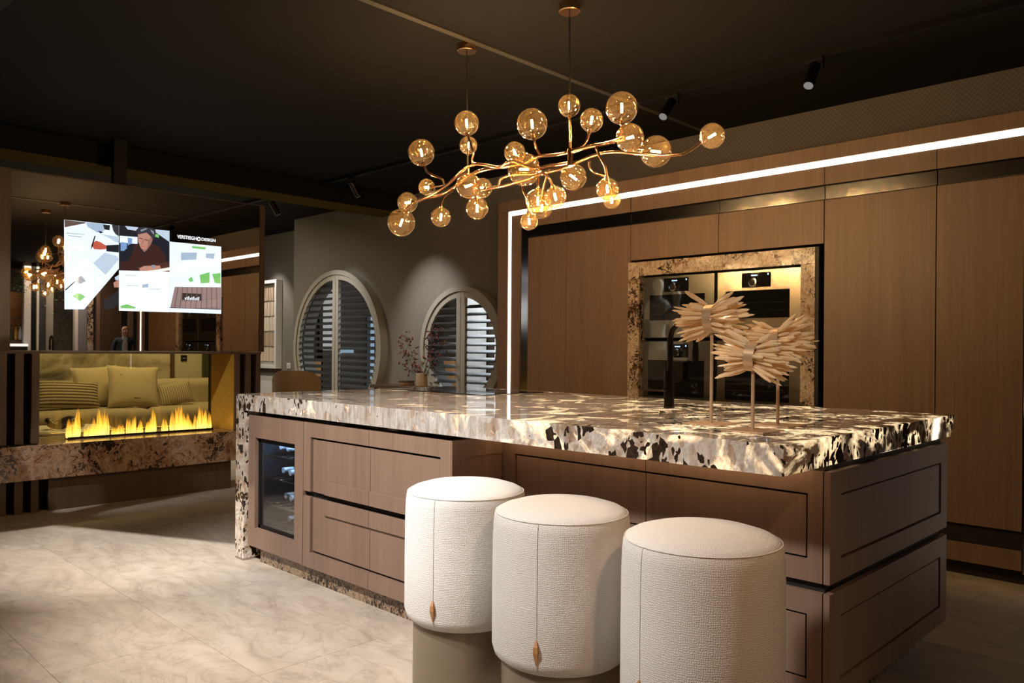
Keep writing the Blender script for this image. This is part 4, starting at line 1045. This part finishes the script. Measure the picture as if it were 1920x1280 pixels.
SC = {'white': scr('screen_white', (.78, .90, 1.0), 1.1), 'pale': scr('screen_pale', (.58, .70, .84), .9), 'paper': scr('screen_paper', (.88, .96, 1.0), 1.05),
      'brown': scr('screen_brown', (.16, .10, .08), .8), 'dark': scr('screen_dark', (.02, .022, .03), .8), 'hair': scr('screen_hair', (.05, .045, .06), .8), 'skin': scr('screen_skin', (.62, .30, .22), .8),
      'sweater': scr('screen_sweater', (.055, .022, .018), .9), 'grey': scr('screen_grey', (.30, .36, .44), .8), 'blue': scr('screen_blue', (.25, .42, .75), .8), 'hand': scr('screen_hand', (.65, .13, .08), .8),
      'green': scr('screen_green', (.22, .62, .16), .9), 'table': scr('screen_table', (.30, .22, .22), .9), 'tint': scr('screen_tint', (.42, .55, .70), .9), 'shadeskin': scr('screen_skin_shade', (.42, .19, .15), .8), 'grain': scr('screen_grain', (.16, .11, .11), .9)}
def tv(key, mat, part, lvl):
    x = XM + .001 + .0006 * lvl
    o = MB().prism(TV[key], .0006, x, 'x').build(part, SC[mat], tvw); return o
for k, m_ in (('s1', 'white'), ('s2', 'paper'), ('s3', 'white')): tv(k, m_, 'screen', 0)
for k, m_, p, l in [('brown1', 'brown', 'picture_table_edge', 1), ('lines1', 'grey', 'picture_line', 1), ('lines1b', 'grey', 'picture_line', 1), ('dark1', 'tint', 'picture_background', 1), ('hair1', 'hair', 'picture_hair', 2),
        ('desk1', 'pale', 'picture_desk', 1), ('sleeve1', 'dark', 'picture_sleeve', 2), ('hand1', 'hand', 'picture_hand', 3), ('pen1', 'dark', 'picture_pen', 4), ('plan1', 'pale', 'picture_plan', 1), ('pad1', 'grey', 'picture_pad', 1),
        ('penb1', 'dark', 'picture_pen', 1), ('plant1', 'green', 'picture_plant', 1), ('room2', 'dark', 'picture_room', 1), ('win2', 'white', 'picture_window', 2), ('blue2', 'blue', 'picture_chair', 3), ('light2', 'pale', 'picture_lamp', 2),
        ('light2b', 'pale', 'picture_lamp', 2), ('sweat2', 'sweater', 'picture_sweater', 4), ('face2', 'skin', 'picture_face', 5), ('hair2', 'hair', 'picture_hair', 6), ('handb2', 'skin', 'picture_hand', 5), ('watch2', 'grey', 'picture_watch', 6),
        ('pr2a', 'pale', 'picture_line', 1), ('pr2b', 'pale', 'picture_line', 1), ('pr2c', 'tint', 'picture_sketch', 1), ('pr2d', 'pale', 'picture_line', 1), ('gr2', 'green', 'picture_plant', 1),
        ('sk3', 'tint', 'picture_sketch', 1), ('sk3b', 'tint', 'picture_sketch', 1), ('gr3', 'green', 'picture_plant', 1), ('gr3b', 'green', 'picture_plant', 1), ('gr3c', 'green', 'picture_plant', 1), ('gr3d', 'green', 'picture_plant', 1),
        ('tb3', 'table', 'picture_table', 1), ('pl3', 'dark', 'picture_plaque', 2), ('bl3', 'dark', 'picture_edge', 2),
        ('cheek2', 'shadeskin', 'picture_face', 6), ('neck2', 'shadeskin', 'picture_face', 6), ('brow2a', 'hair', 'picture_brow', 7), ('brow2b', 'hair', 'picture_brow', 7), ('nose2', 'shadeskin', 'picture_nose', 7), ('mouth2', 'hand', 'picture_mouth', 7),
        ('hairl2', 'grey', 'picture_hair', 7), ('hairr2', 'grey', 'picture_hair', 7), ('arm2', 'dark', 'picture_sleeve', 5), ('vneck2', 'dark', 'picture_collar', 6), ('chairb2', 'blue', 'picture_chair', 3), ('plant2', 'green', 'picture_plant', 3),
        ('legs1', 'dark', 'picture_trousers', 1), ('skin1', 'skin', 'picture_arm', 2), ('cuff1', 'pale', 'picture_cuff', 2), ('ob1', 'dark', 'picture_tools', 2), ('ob1b', 'dark', 'picture_tools', 2)] + [('grain%d' % q, 'grain', 'picture_table_grain', 2) for q in range(9)]: tv(k, m_, p, l)
LG = scr('screen_logo', (.9, .95, 1), 1.0, 0.05)
def text(s_, y0, y1, z0, z1, mat, parent, x, name):
    """lettering as flat mesh fitted to y0..y1 / z0..z1 on the screen plane"""
    c = bpy.data.curves.new(name, 'FONT'); c.body = s_; c.size = 1; c.offset = .018
    o = bpy.data.objects.new(name, c); COL.objects.link(o)
    me = bpy.data.meshes.new_from_object(o.evaluated_get(bpy.context.evaluated_depsgraph_get()))
    bpy.data.objects.remove(o)
    xs = [v.co.x for v in me.vertices]; ys = [v.co.y for v in me.vertices]
    for v in me.vertices:
        v.co = (x, y0 + (v.co.x - min(xs)) / (max(xs) - min(xs)) * (y1 - y0), z0 + (v.co.y - min(ys)) / (max(ys) - min(ys)) * (z1 - z0))
    me.materials.clear(); me.materials.append(mat); return obj(name, me, parent)
text('VERSTEEGH', 2.800, 2.966, 2.130, 2.160, LG, tvw, XM + .003, 'logo_lettering')
text('DESIGN', 3.010, 3.136, 2.131, 2.158, LG, tvw, XM + .003, 'logo_lettering')
mk = []
for k in range(14):
    a = 2 * PI * k / 14; mk.append((2.986 + .017 * math.cos(a), 2.143 + .019 * math.sin(a)))
MB().prism(mk, .0005, XM + .002, 'x').build('logo_mark', LG, tvw)
MB().prism([(2.978, 2.136), (2.992, 2.136), (2.998, 2.143), (2.992, 2.150), (2.978, 2.150)], .0005, XM + .0026, 'x').build('logo_mark', SC['dark'], tvw)
for k in range(9):
    y = 2.868 + k * .0145; z = 1.612; hgt = .018 + .006 * ((k * 7) % 3)
    MB().prism([(y, z), (y + .009, z), (y + .009, z + hgt), (y, z + hgt)], .0004, XM + .0035, 'x').build('plaque_print', LG, tvw)

# ------------------------------------------------------------------ lounge behind the fireplace
sf = thing('sofa', 'large beige sofa seen through the fireplace', 'sofa', (-9.7, 3.6, 0))
def soft(name, x0, x1, y0, y1, z0, z1, mat, parent, r=.06, puff=0.0):
    bm = bmesh.new(); bmesh.ops.create_cube(bm, size=1)
    for v in bm.verts: v.co = Vector(((x0 + x1) / 2 + v.co.x * (x1 - x0), (y0 + y1) / 2 + v.co.y * (y1 - y0), (z0 + z1) / 2 + v.co.z * (z1 - z0)))
    bmesh.ops.bevel(bm, geom=bm.edges[:], offset=r, segments=5, affect='EDGES', profile=.55)
    me = bpy.data.meshes.new(name); bm.to_mesh(me); bm.free(); me.materials.append(M[mat]); me.shade_smooth()
    return obj(name, me, parent)
soft('base', -10.45, -9.15, 2.0, 5.0, .06, .30, 'sofa', sf, .03)
soft('backrest', -10.5, -9.92, 2.0, 5.0, .25, .80, 'sofa', sf, .10)
soft('seat_cushion', -9.98, -9.1, 2.05, 3.55, .28, .51, 'sofa', sf, .09)
soft('seat_cushion', -9.98, -9.1, 3.57, 4.95, .28, .51, 'sofa', sf, .09)
soft('armrest', -10.4, -9.1, 1.78, 2.04, .06, .62, 'sofa', sf, .08)
for a in ((-9.3, 2.1), (-9.3, 4.9), (-10.3, 2.1), (-10.3, 4.9)): MB().cyl((a[0], a[1], 0), (a[0], a[1], .07), .025, 10).build('foot', 'black', sf)
def pillow(name, label, c, w_, h, t, lean, turn, mat, roll=0):
    """pillow standing on its edge, face to +x"""
    N = 20; m = MB(); P = lambda u: (1 - abs(u) ** 2.6)
    def pt(i, j, sgn):
        u, v = i / N * 2 - 1, j / N * 2 - 1
        th = t * .5 * (max(0, P(u)) * max(0, P(v))) ** .45
        k = 1 - .06 * (1 - abs(v) ** 2) * abs(u) ** 3; k2 = 1 - .06 * (1 - abs(u) ** 2) * abs(v) ** 3
        return (sgn * th, u * w_ / 2 * k, v * h / 2 * k2)
    for sgn in (1, -1):
        b = len(m.v)
        for i in range(N + 1):
            for j in range(N + 1): m.v.append(pt(i, j, sgn))
        for i in range(N):
            for j in range(N):
                q = (b + i*(N+1) + j, b + (i+1)*(N+1) + j, b + (i+1)*(N+1) + j + 1, b + i*(N+1) + j + 1)
                m.f.append(q if sgn > 0 else q[::-1])
    e = thing(name, label, 'pillow', c, 'pillows on the sofa')
    o = m.build('cover', mat, None, True); o.parent = e
    e.rotation_euler = Euler((math.radians(roll), math.radians(lean), math.radians(turn)))
    return e
p1 = pillow('throw_pillow', 'dark striped lumbar pillow at the left end of the sofa', (-9.60, 2.80, .665), .70, .32, .16, -22, 8, 'cush_dark', -4)
p2 = pillow('throw_pillow', 'large cream square pillow in the middle of the sofa', (-9.52, 3.47, .745), .56, .50, .17, -18, -4, 'cush_cream', -3)
p3 = pillow('throw_pillow', 'olive square pillow half hidden behind the cream one', (-9.80, 3.17, .745), .52, .48, .15, -16, 5, 'cush_cream', 3)
p4 = pillow('throw_pillow', 'small ribbed pillow at the right of the cream one', (-9.58, 3.95, .64), .46, .28, .14, -20, -6, 'cush_light', 9)
for (y, z) in ((-.12, .12), (.10, .10), (.0, -.13)):
    for q in range(3):
        d_ = B(.064, .074, y - .035 + q * .008, y + .03 + q * .01, z - q * .013, z - q * .013 + .004).build('print', 'chair_dark', None); d_.parent = p2
tb = thing('coffee_table', 'round white coffee table in front of the sofa', 'table', (-8.55, 2.55, 0))
MB().lathe([(0, .36), (.36, .36), (.40, .37), (.41, .385), (.40, .40), (0, .402)], (-8.62, 2.50, 0), 48).build('table_top', 'white', tb, True)
MB().lathe([(0, 0), (.22, 0), (.22, .02), (.06, .06), (.05, .36), (0, .36)], (-8.62, 2.50, 0), 32).build('pedestal', 'white', tb, True)
kn = thing('knot_sculpture', 'dark knotted loop sculpture on the coffee table', 'sculpture', (-8.5, 2.45, .402))
MB().tube([(-8.5 + .09 * math.cos(t) * (1 + .3 * math.cos(2*t)), 2.46 + .15 * math.sin(t), .462 + .03 * math.sin(3*t)) for t in [2*PI*k/30 for k in range(31)]], .028, 10).build('loop', 'chair_dark', kn, True)
sw = thing('wall_switch', 'black square switch on the pale wall', 'switch', (-10.6, 4.5, 1.0))
B(-10.6, -10.588, 4.47, 4.55, 1.02, 1.10).build('plate', 'black', sw, bevel=.002); B(-10.588, -10.584, 4.49, 4.53, 1.052, 1.066).build('rocker', 'grey', sw)

# ------------------------------------------------------------------ gallery corner: artwork, chairs
ar = thing('framed_artwork', 'white framed artwork of pale reed bundles in rows', 'artwork', (-11.0, 5.9, .9))
ax0, ax1, az0, az1, ay = -11.55, -10.48, .905, 2.205, 5.80
for a in ((ax0, ax0 + .05, az0, az1), (ax1 - .05, ax1, az0, az1), (ax0 + .05, ax1 - .05, az1 - .05, az1), (ax0 + .05, ax1 - .05, az0, az0 + .05)):
    B(a[0], a[1], ay, 5.899, a[2], a[3]).build('frame', 'white', ar, bevel=.003)
B(ax0 + .05, ax1 - .05, 5.88, 5.895, az0 + .05, az1 - .05).build('backing', 'palewall', ar)
reed = [plain('reed_%d' % k, c, .7) for k, c in enumerate([(.60, .48, .34), (.46, .34, .22), (.68, .58, .44)])]
rnd = random.Random(5)
for r in range(5):
    m = MB(); z0_ = az0 + .10 + r * .224
    x = ax0 + .07
    while x < ax1 - .09:
        w_ = rnd.uniform(.022, .04); m.tube([(x, 5.865, z0_ + rnd.uniform(0, .012)), (x + rnd.uniform(-.008, .008), 5.865, z0_ + .20 + rnd.uniform(0, .012))], w_ / 2, 6); x += w_ * 1.08
    m.build('reed_row', reed[r % 3], ar, True)
sc = thing('wall_socket', 'small white socket beside the framed artwork', 'socket', (-10.27, 5.9, .95))
B(-10.31, -10.22, 5.885, 5.9, .91, .99).build('plate', 'white', sc, bevel=.002); B(-10.29, -10.24, 5.88, 5.886, .93, .97).build('insert', 'palewall', sc)
def dining_chair(x, y, rz, label, mat, top):
    e = thing('dining_chair', label, 'chair', (x, y, 0), 'dining chairs beyond the counter')
    def add(o): o.parent = e; return o
    m = MB(); N = 20
    for i in range(N + 1):
        a = -1.05 + 2.1 * i / N; u = i / N * 2 - 1
        for (r, z, dz) in ((.26, .44, 0), (.275, .72, 0), (.28, top, -.10 * abs(u) ** 4), (.25, top, -.10 * abs(u) ** 4), (.245, .72, 0), (.23, .44, 0)):
            m.v.append((r * math.sin(a), .05 + r * .85 * math.cos(a), z + dz))
    for i in range(N):
        for k in range(6): m.f.append((6*i + k, 6*i + (k+1) % 6, 6*i + 6 + (k+1) % 6, 6*i + 6 + k))
    m.f += [tuple(range(6)), tuple(6*N + k for k in range(6))]
    add(m.build('backrest', mat, None, True))
    add(soft('seat', -.24, .24, -.24, .24, .40, .48, mat, None, .035))
    for sx in (-1, 1):
        for sy in (-1, 1): add(MB().cyl((sx * .19, sy * .19, .41), (sx * .22, sy * .22, 0), .016, 10, .011).build('leg', 'walnut', None, True))
    e.rotation_euler = (0, 0, rz); return e
dining_chair(-7.12, 4.22, math.radians(225), 'tan upholstered chair before the larger round shutter', 'chair', .985)
dining_chair(-8.33, 4.42, math.radians(120), 'dark leather chair half hidden behind the divider', 'chair_dark', .97)

# console with vase
cn = thing('console_table', 'slim console under the smaller round shutter behind the counter', 'table', (-6.3, 5.1, 0))
B(-7.0, -5.6, 4.98, 5.27, .79, .824).build('table_top', 'walnut', cn, bevel=.003)
for x in (-6.95, -5.68):
    for y in (5.0, 5.22): B(x, x + .03, y, y + .03, 0, .79).build('leg', 'black', cn)
va = thing('vase', 'pale wooden vase on the console before the smaller shutter', 'vase', (-6.335, 5.15, .824))
MB().lathe([(0, 0), (.056, 0), (.06, .004), (.06, .13), (.054, .132), (.05, .13), (.05, .02), (0, .02)], (-6.335, 5.15, .824), 28).build('body', wood('pale_wood', (.40, .28, .18), (.50, .37, .25), (.58, .45, .32), horiz=True), va, True)
bx = thing('wooden_box', 'low round wooden box beside the vase', 'box', (-6.585, 5.15, .824))
MB().lathe([(0, 0), (.078, 0), (.08, .003), (.08, .03), (0, .03)], (-6.585, 5.15, .824), 28).build('body', wood('box_wood', (.32, .19, .10), (.42, .26, .15), (.5, .33, .2), horiz=True), bx, True)
MB().lathe([(0, .031), (.081, .031), (.082, .034), (.082, .046), (.078, .049), (0, .049)], (-6.585, 5.15, .824), 28).build('lid', 'walnut', bx, True)
bq = thing('berry_branches', 'red berry branches standing in the pale vase', 'branches', (-6.335, 5.15, .85))
rnd = random.Random(21)
tips = [(-6.60, 5.13, 1.34), (-6.52, 5.05, 1.22), (-6.15, 5.16, 1.37), (-6.22, 5.2, 1.33), (-5.99, 5.12, 1.24), (-6.66, 5.2, 1.10), (-6.47, 5.16, 1.02), (-6.12, 5.1, 1.08), (-6.50, 5.1, 1.0)]
ber = MB()
for tx, ty, tz in tips:
    b = Vector((-6.335 + rnd.uniform(-.02, .02), 5.15, .90)); t_ = Vector((tx, ty, tz)); md = (b + t_) / 2 + Vector((rnd.uniform(-.03, .03), 0, rnd.uniform(-.04, .02)))
    MB().tube([tuple(b - Vector((0, 0, .03))), tuple(md), tuple(t_)], .0035, 6, .0015, smooth=5).build('stem', plain('branch_bark', (.10, .065, .05), .7), bq)
    tw = MB()
    for q in range(11):
        f_ = rnd.uniform(.62, 1.05); p = b.lerp(t_, min(f_, 1)) if f_ < 1 else t_
        e_ = p + Vector((rnd.uniform(-.09, .09), rnd.uniform(-.06, .06), rnd.uniform(-.03, .08)))
        tw.tube([tuple(p), tuple(e_)], .0012, 4)
        for z in range(3): ber.sphere(tuple(e_ + Vector((rnd.uniform(-.016, .016), rnd.uniform(-.016, .016), rnd.uniform(-.012, .012)))), rnd.uniform(.007, .010), 7, 5)
    tw.build('twig', 'chair_dark', bq)
ob = ber.build('berries', plain('berry_red', (.20, .055, .055), .4, var=.4), bq, True); ob['kind'] = 'stuff'

# ------------------------------------------------------------------ added, unseen light cutter above the walkway (outside the frame)
fp = thing('added_light_cutter', 'unseen projector with cut-out plate, added to shape the light on the walkway floor', 'projector', (FRAMING[0], FRAMING[1], 2.6))
spot_pts = [(-5.97, .2), (-5.91, 1.66), (-4.25, 2.44), (-2.2, 2.6), (-2.2, .2)]
zp = FRAMING[2] - .20; k_ = .20 / FRAMING[2]
hole = [(FRAMING[0] + (x - FRAMING[0]) * k_, FRAMING[1] + (y - FRAMING[1]) * k_) for x, y in spot_pts]  # hole traced back from the lit floor patch; plate added for its hard edge
cxm = sum(p[0] for p in hole) / 5; cym = sum(p[1] for p in hole) / 5
outr = [(cxm + (x - cxm) * 3.2, cym + (y - cym) * 3.2) for x, y in hole]
m = MB(); m.v += [(x, y, zp) for x, y in hole] + [(x, y, zp) for x, y in outr] + [(x, y, zp + .004) for x, y in hole] + [(x, y, zp + .004) for x, y in outr]
for i in range(5):
    j = (i + 1) % 5
    m.f += [(i, j, 5 + j, 5 + i), (10 + i, 15 + i, 15 + j, 10 + j), (i, 10 + i, 10 + j, j), (5 + i, 5 + j, 15 + j, 15 + i)]
m.build('light_cutter_plate', 'black', fp)
B(FRAMING[0] - .03, FRAMING[0] + .03, FRAMING[1] - .03, FRAMING[1] + .03, 2.815, CZ).build('housing', 'black', fp)
for i in range(0, 5, 2): MB().cyl((outr[i][0], outr[i][1], zp), (outr[i][0], outr[i][1], CZ), .004, 6).build('hanger', 'black', fp)

# ------------------------------------------------------------------ plaster busts (they show in the oven glass)
def bust(x, y, s, rz, label):
    e = thing('plaster_bust', label, 'bust', (x, y, 0), 'plaster busts by the walkway')
    o = B(-.11, .11, -.11, .11, 0, 1.22).build('pedestal', 'white', None, bevel=.004); o.parent = e
    m = MB()
    prof = [(0, 0), (.075, .0), (.085, .03), (.070, .14), (.066, .24), (.085, .36), (.105, .47), (.11, .54), (.085, .585), (.045, .605), (.036, .63), (.034, .68), (.042, .70), (.052, .74), (.050, .79), (.03, .83), (0, .845)]
    m.lathe([(r * s, z * s) for r, z in prof], (0, 0, 1.22), 28, scale=(1.25, .8))
    for q in (-1, 1): m.tube([(q * .115 * s, 0, 1.22 + .52 * s), (q * .14 * s, -.01, 1.22 + .44 * s), (q * .135 * s, -.02, 1.22 + .36 * s)], .034 * s, 10, .026 * s)
    o = m.build('torso', 'porcelain', None, True); o.parent = e
    e.rotation_euler = (0, 0, rz)
bust(-5.94, .70, 1.12, -.5, 'taller white plaster bust on a pedestal, mirrored in the oven')
bust(-5.64, .72, .92, -.8, 'smaller white plaster bust on a pedestal, mirrored in the oven')

# ------------------------------------------------------------------ far end of the showroom, seen in the smoked mirror
def column(name, label, cat, y0, y1, mat, x=4.6, z1=CZ - .001, d=.12, cap='gap'):
    e = thing(name, label, cat, (x, (y0 + y1) / 2, 0))
    B(x, x + d, y0, y1, .08, z1).build('shaft', mat, e, bevel=.003); B(x - .01, x + d, y0 - .008, y1 + .008, 0, .08).build('foot', mat, e)
column('pillar', 'white pillar beside the bar in the mirror', 'pillar', 4.468, 4.59, 'white')
column('pillar', 'thin white upright beside the grey curtain', 'pillar', 4.69, 4.733, 'white')
column('pillar', 'narrow white post right of the concrete wall', 'pillar', 5.40, 5.466, 'white')
column('pillar', 'slim oak post beside the dark brown panel', 'pillar', 5.829, 5.893, 'oak')
column('pillar', 'oak post between the visitor and the light strip', 'pillar', 6.48, 6.57, 'oak')
column('partition', 'slate grey partition in the mirror', 'partition', 5.476, 5.63, 'grey')
column('partition', 'speckled stone partition edge in the mirror', 'partition', 5.641, 5.756, 'stone')
column('partition', 'dark brown partition panel in the mirror', 'partition', 5.903, 6.325, 'walnut')
column('partition', 'black recess panel beside the white pillar', 'partition', 4.61, 4.685, 'black')
def curtain(y0, y1, mat, label, x=4.75):
    e = thing('curtain', label, 'curtain', (x, (y0 + y1) / 2, 0)); n = 40; m = MB()
    for i in range(n + 1):
        y = y0 + (y1 - y0) * i / n; xx = x + .03 * math.sin(i * 1.25)
        m.v += [(xx, y, .02), (xx, y, 2.8), (xx + .008, y, 2.8), (xx + .008, y, .02)]
    for i in range(n):
        for k in range(4): m.f.append((4*i + k, 4*i + (k+1) % 4, 4*i + 4 + (k+1) % 4, 4*i + 4 + k))
    m.build('drape', mat, e, True); MB().cyl((x, y0 - .03, 2.82), (x, y1 + .03, 2.82), .012, 10).build('curtain_rod', 'black', e)
curtain(4.733, 4.897, 'grey', 'grey curtain in the far end mirrored beside the display')
curtain(4.90, 5.06, 'white', 'pale curtain right of the grey one', 4.86)
bar = thing('bar_counter', 'bar counter with glowing white front in the mirror', 'counter', (4.45, 4.25, 0))
B(4.3, 4.6, 3.7, 4.46, 0, 1.20).build('body', 'oak_dark', bar); B(4.28, 4.62, 3.68, 4.465, 1.20, 1.25).build('bar_top', emit('bar_glow', (1, .98, .95), 1.6), bar)
bs = thing('bottle_shelf', 'warm wooden back bar shelf with bottles', 'shelf', (5.0, 4.1, 0))
B(5.0, 5.04, 3.5, 4.62, 0, 2.3).build('back_board', plain('amber_wood', (.35, .16, .05), .5), bs)
for z in (1.3, 1.75): B(4.84, 5.0, 3.5, 4.62, z, z + .03).build('shelf_board', 'walnut', bs)
for k, (y, c) in enumerate(((4.32, 'green'), (4.40, 'amberwall'), (4.48, 'white'), (4.56, 'leather'))):
    e = thing('liquor_bottle', ['green', 'amber', 'white', 'brown'][k] + ' bottle on the back bar shelf in the mirror', 'bottle', (4.92, y, 1.3305), 'bottles on the back bar')
    o = MB().lathe([(0, 0), (.032, 0), (.034, .01), (.034, .17), (.012, .22), (.012, .27), (0, .272)], seg=16).build('body', c, None, True); o.parent = e
    o = MB().lathe([(0, .272), (.014, .272), (.014, .30), (0, .30)], seg=12).build('cap', 'black', None, True); o.parent = e
hp = thing('hanging_plant', 'hanging green foliage over the bar in the mirror', 'plant', (4.2, 4.4, 2.4))
rnd = random.Random(3); m = MB()
for k in range(260):
    p = Vector((4.2 + rnd.uniform(-.2, .2), 4.2 + rnd.uniform(-.15, .85), 2.62 - abs(rnd.gauss(0, .26)))); a = rnd.uniform(0, 6.28); L = rnd.uniform(.03, .07)
    u = Vector((math.cos(a), math.sin(a), rnd.uniform(-.7, .2))).normalized() * L; w_ = u.cross(Vector((0, 0, 1))).normalized() * L * .35
    b = len(m.v); m.v += [tuple(p), tuple(p + u * .5 + w_), tuple(p + u), tuple(p + u * .5 - w_), tuple(p + u * .5 + Vector((0, 0, .006)))]
    m.f += [(b, b+1, b+4), (b+1, b+2, b+4), (b+2, b+3, b+4), (b+3, b, b+4)]
o = m.build('foliage', plain('leaf_green', (.06, .14, .03), .5), hp); o['kind'] = 'stuff'
B(4.05, 4.35, 4.0, 5.1, 2.62, 2.66).build('planter', 'black', hp)
for y in (4.05, 5.05): MB().cyl((4.2, y, 2.66), (4.2, y, CZ), .004, 6).build('hanger', 'black', hp)

# visitor, small in the mirror
def person(x, y, rz, label):
    J = {'pel': ((0, 0, .92), .135), 'bel': ((0, -.01, 1.06), .13), 'che': ((0, 0, 1.26), .15), 'nek': ((0, .0, 1.42), .055), 'jaw': ((0, -.03, 1.49), .062), 'hea': ((0, -.015, 1.57), .078), 'top': ((0, -.005, 1.63), .05),
         'nos': ((0, -.095, 1.53), .014)}
    E_ = [('pel', 'bel'), ('bel', 'che'), ('che', 'nek'), ('nek', 'jaw'), ('jaw', 'hea'), ('hea', 'top'), ('jaw', 'nos')]
    for s_, q in ((1, 'l'), (-1, 'r')):
        J.update({'sh' + q: ((s_ * .17, .0, 1.36), .062), 'el' + q: ((s_ * .23, -.02, 1.10), .045), 'wr' + q: ((s_ * .10, -.22, 1.04), .03), 'pa' + q: ((s_ * .055, -.27, 1.05), .028),
                  'hi' + q: ((s_ * .09, 0, .88), .095), 'kn' + q: ((s_ * .10, -.02, .48), .062), 'an' + q: ((s_ * .11, .02, .09), .042), 'to' + q: ((s_ * .12, -.13, .045), .035)})
        E_ += [('che', 'sh' + q), ('sh' + q, 'el' + q), ('el' + q, 'wr' + q), ('wr' + q, 'pa' + q), ('pel', 'hi' + q), ('hi' + q, 'kn' + q), ('kn' + q, 'an' + q), ('an' + q, 'to' + q)]
        for f_ in range(5):
            dx = (f_ - 2) * .014; ln = (.045, .07, .078, .072, .055)[f_]
            a = (s_ * .055 - s_ * .02 + dx * .4, -.29, 1.055 + dx); J[f'f{f_}{q}'] = (a, .010); J[f'g{f_}{q}'] = ((a[0] - s_ * ln * .8, a[1] - ln * .45, a[2] - .01), .008)
            E_ += [('pa' + q, f'f{f_}{q}'), (f'f{f_}{q}', f'g{f_}{q}')]
    names = list(J); me = bpy.data.meshes.new('person'); me.from_pydata([J[n][0] for n in names], [(names.index(a), names.index(b)) for a, b in E_], [])
    o = bpy.data.objects.new('person', me); COL.objects.link(o)
    md = o.modifiers.new('skin', 'SKIN'); md.use_smooth_shade = True
    for i, n in enumerate(names):
        sv = me.skin_vertices[0].data[i]; r = J[n][1]; sv.radius = (r, r * (.72 if n in ('che', 'bel', 'pel') else 1)); sv.use_root = (n == 'pel')
    o.modifiers.new('sub', 'SUBSURF').levels = 2
    new = bpy.data.meshes.new_from_object(o.evaluated_get(bpy.context.evaluated_depsgraph_get()))
    o.modifiers.clear(); o.data = new; new.materials.clear()
    for mt in (plain('skin_tone', (.55, .33, .25), .5), plain('navy_jacket', (.03, .045, .08), .8), plain('dark_trousers', (.015, .015, .02), .8), plain('shirt', (.45, .5, .55), .8)): new.materials.append(mt)
    for p in new.polygons:
        c = p.center
        p.material_index = 0 if c.z > 1.43 or (c.y < -.20 and c.z > .9) else 2 if c.z < .93 else 3 if (abs(c.x) < .045 and c.y < -.06 and c.z > 1.05) else 1
    o.location = (x, y, 0); o.rotation_euler = (0, 0, rz)
    tag(o, label, 'person')
    return o
person(3.6, 6.05, math.radians(-65), 'person in a dark jacket standing in the gap, seen in the mirror')
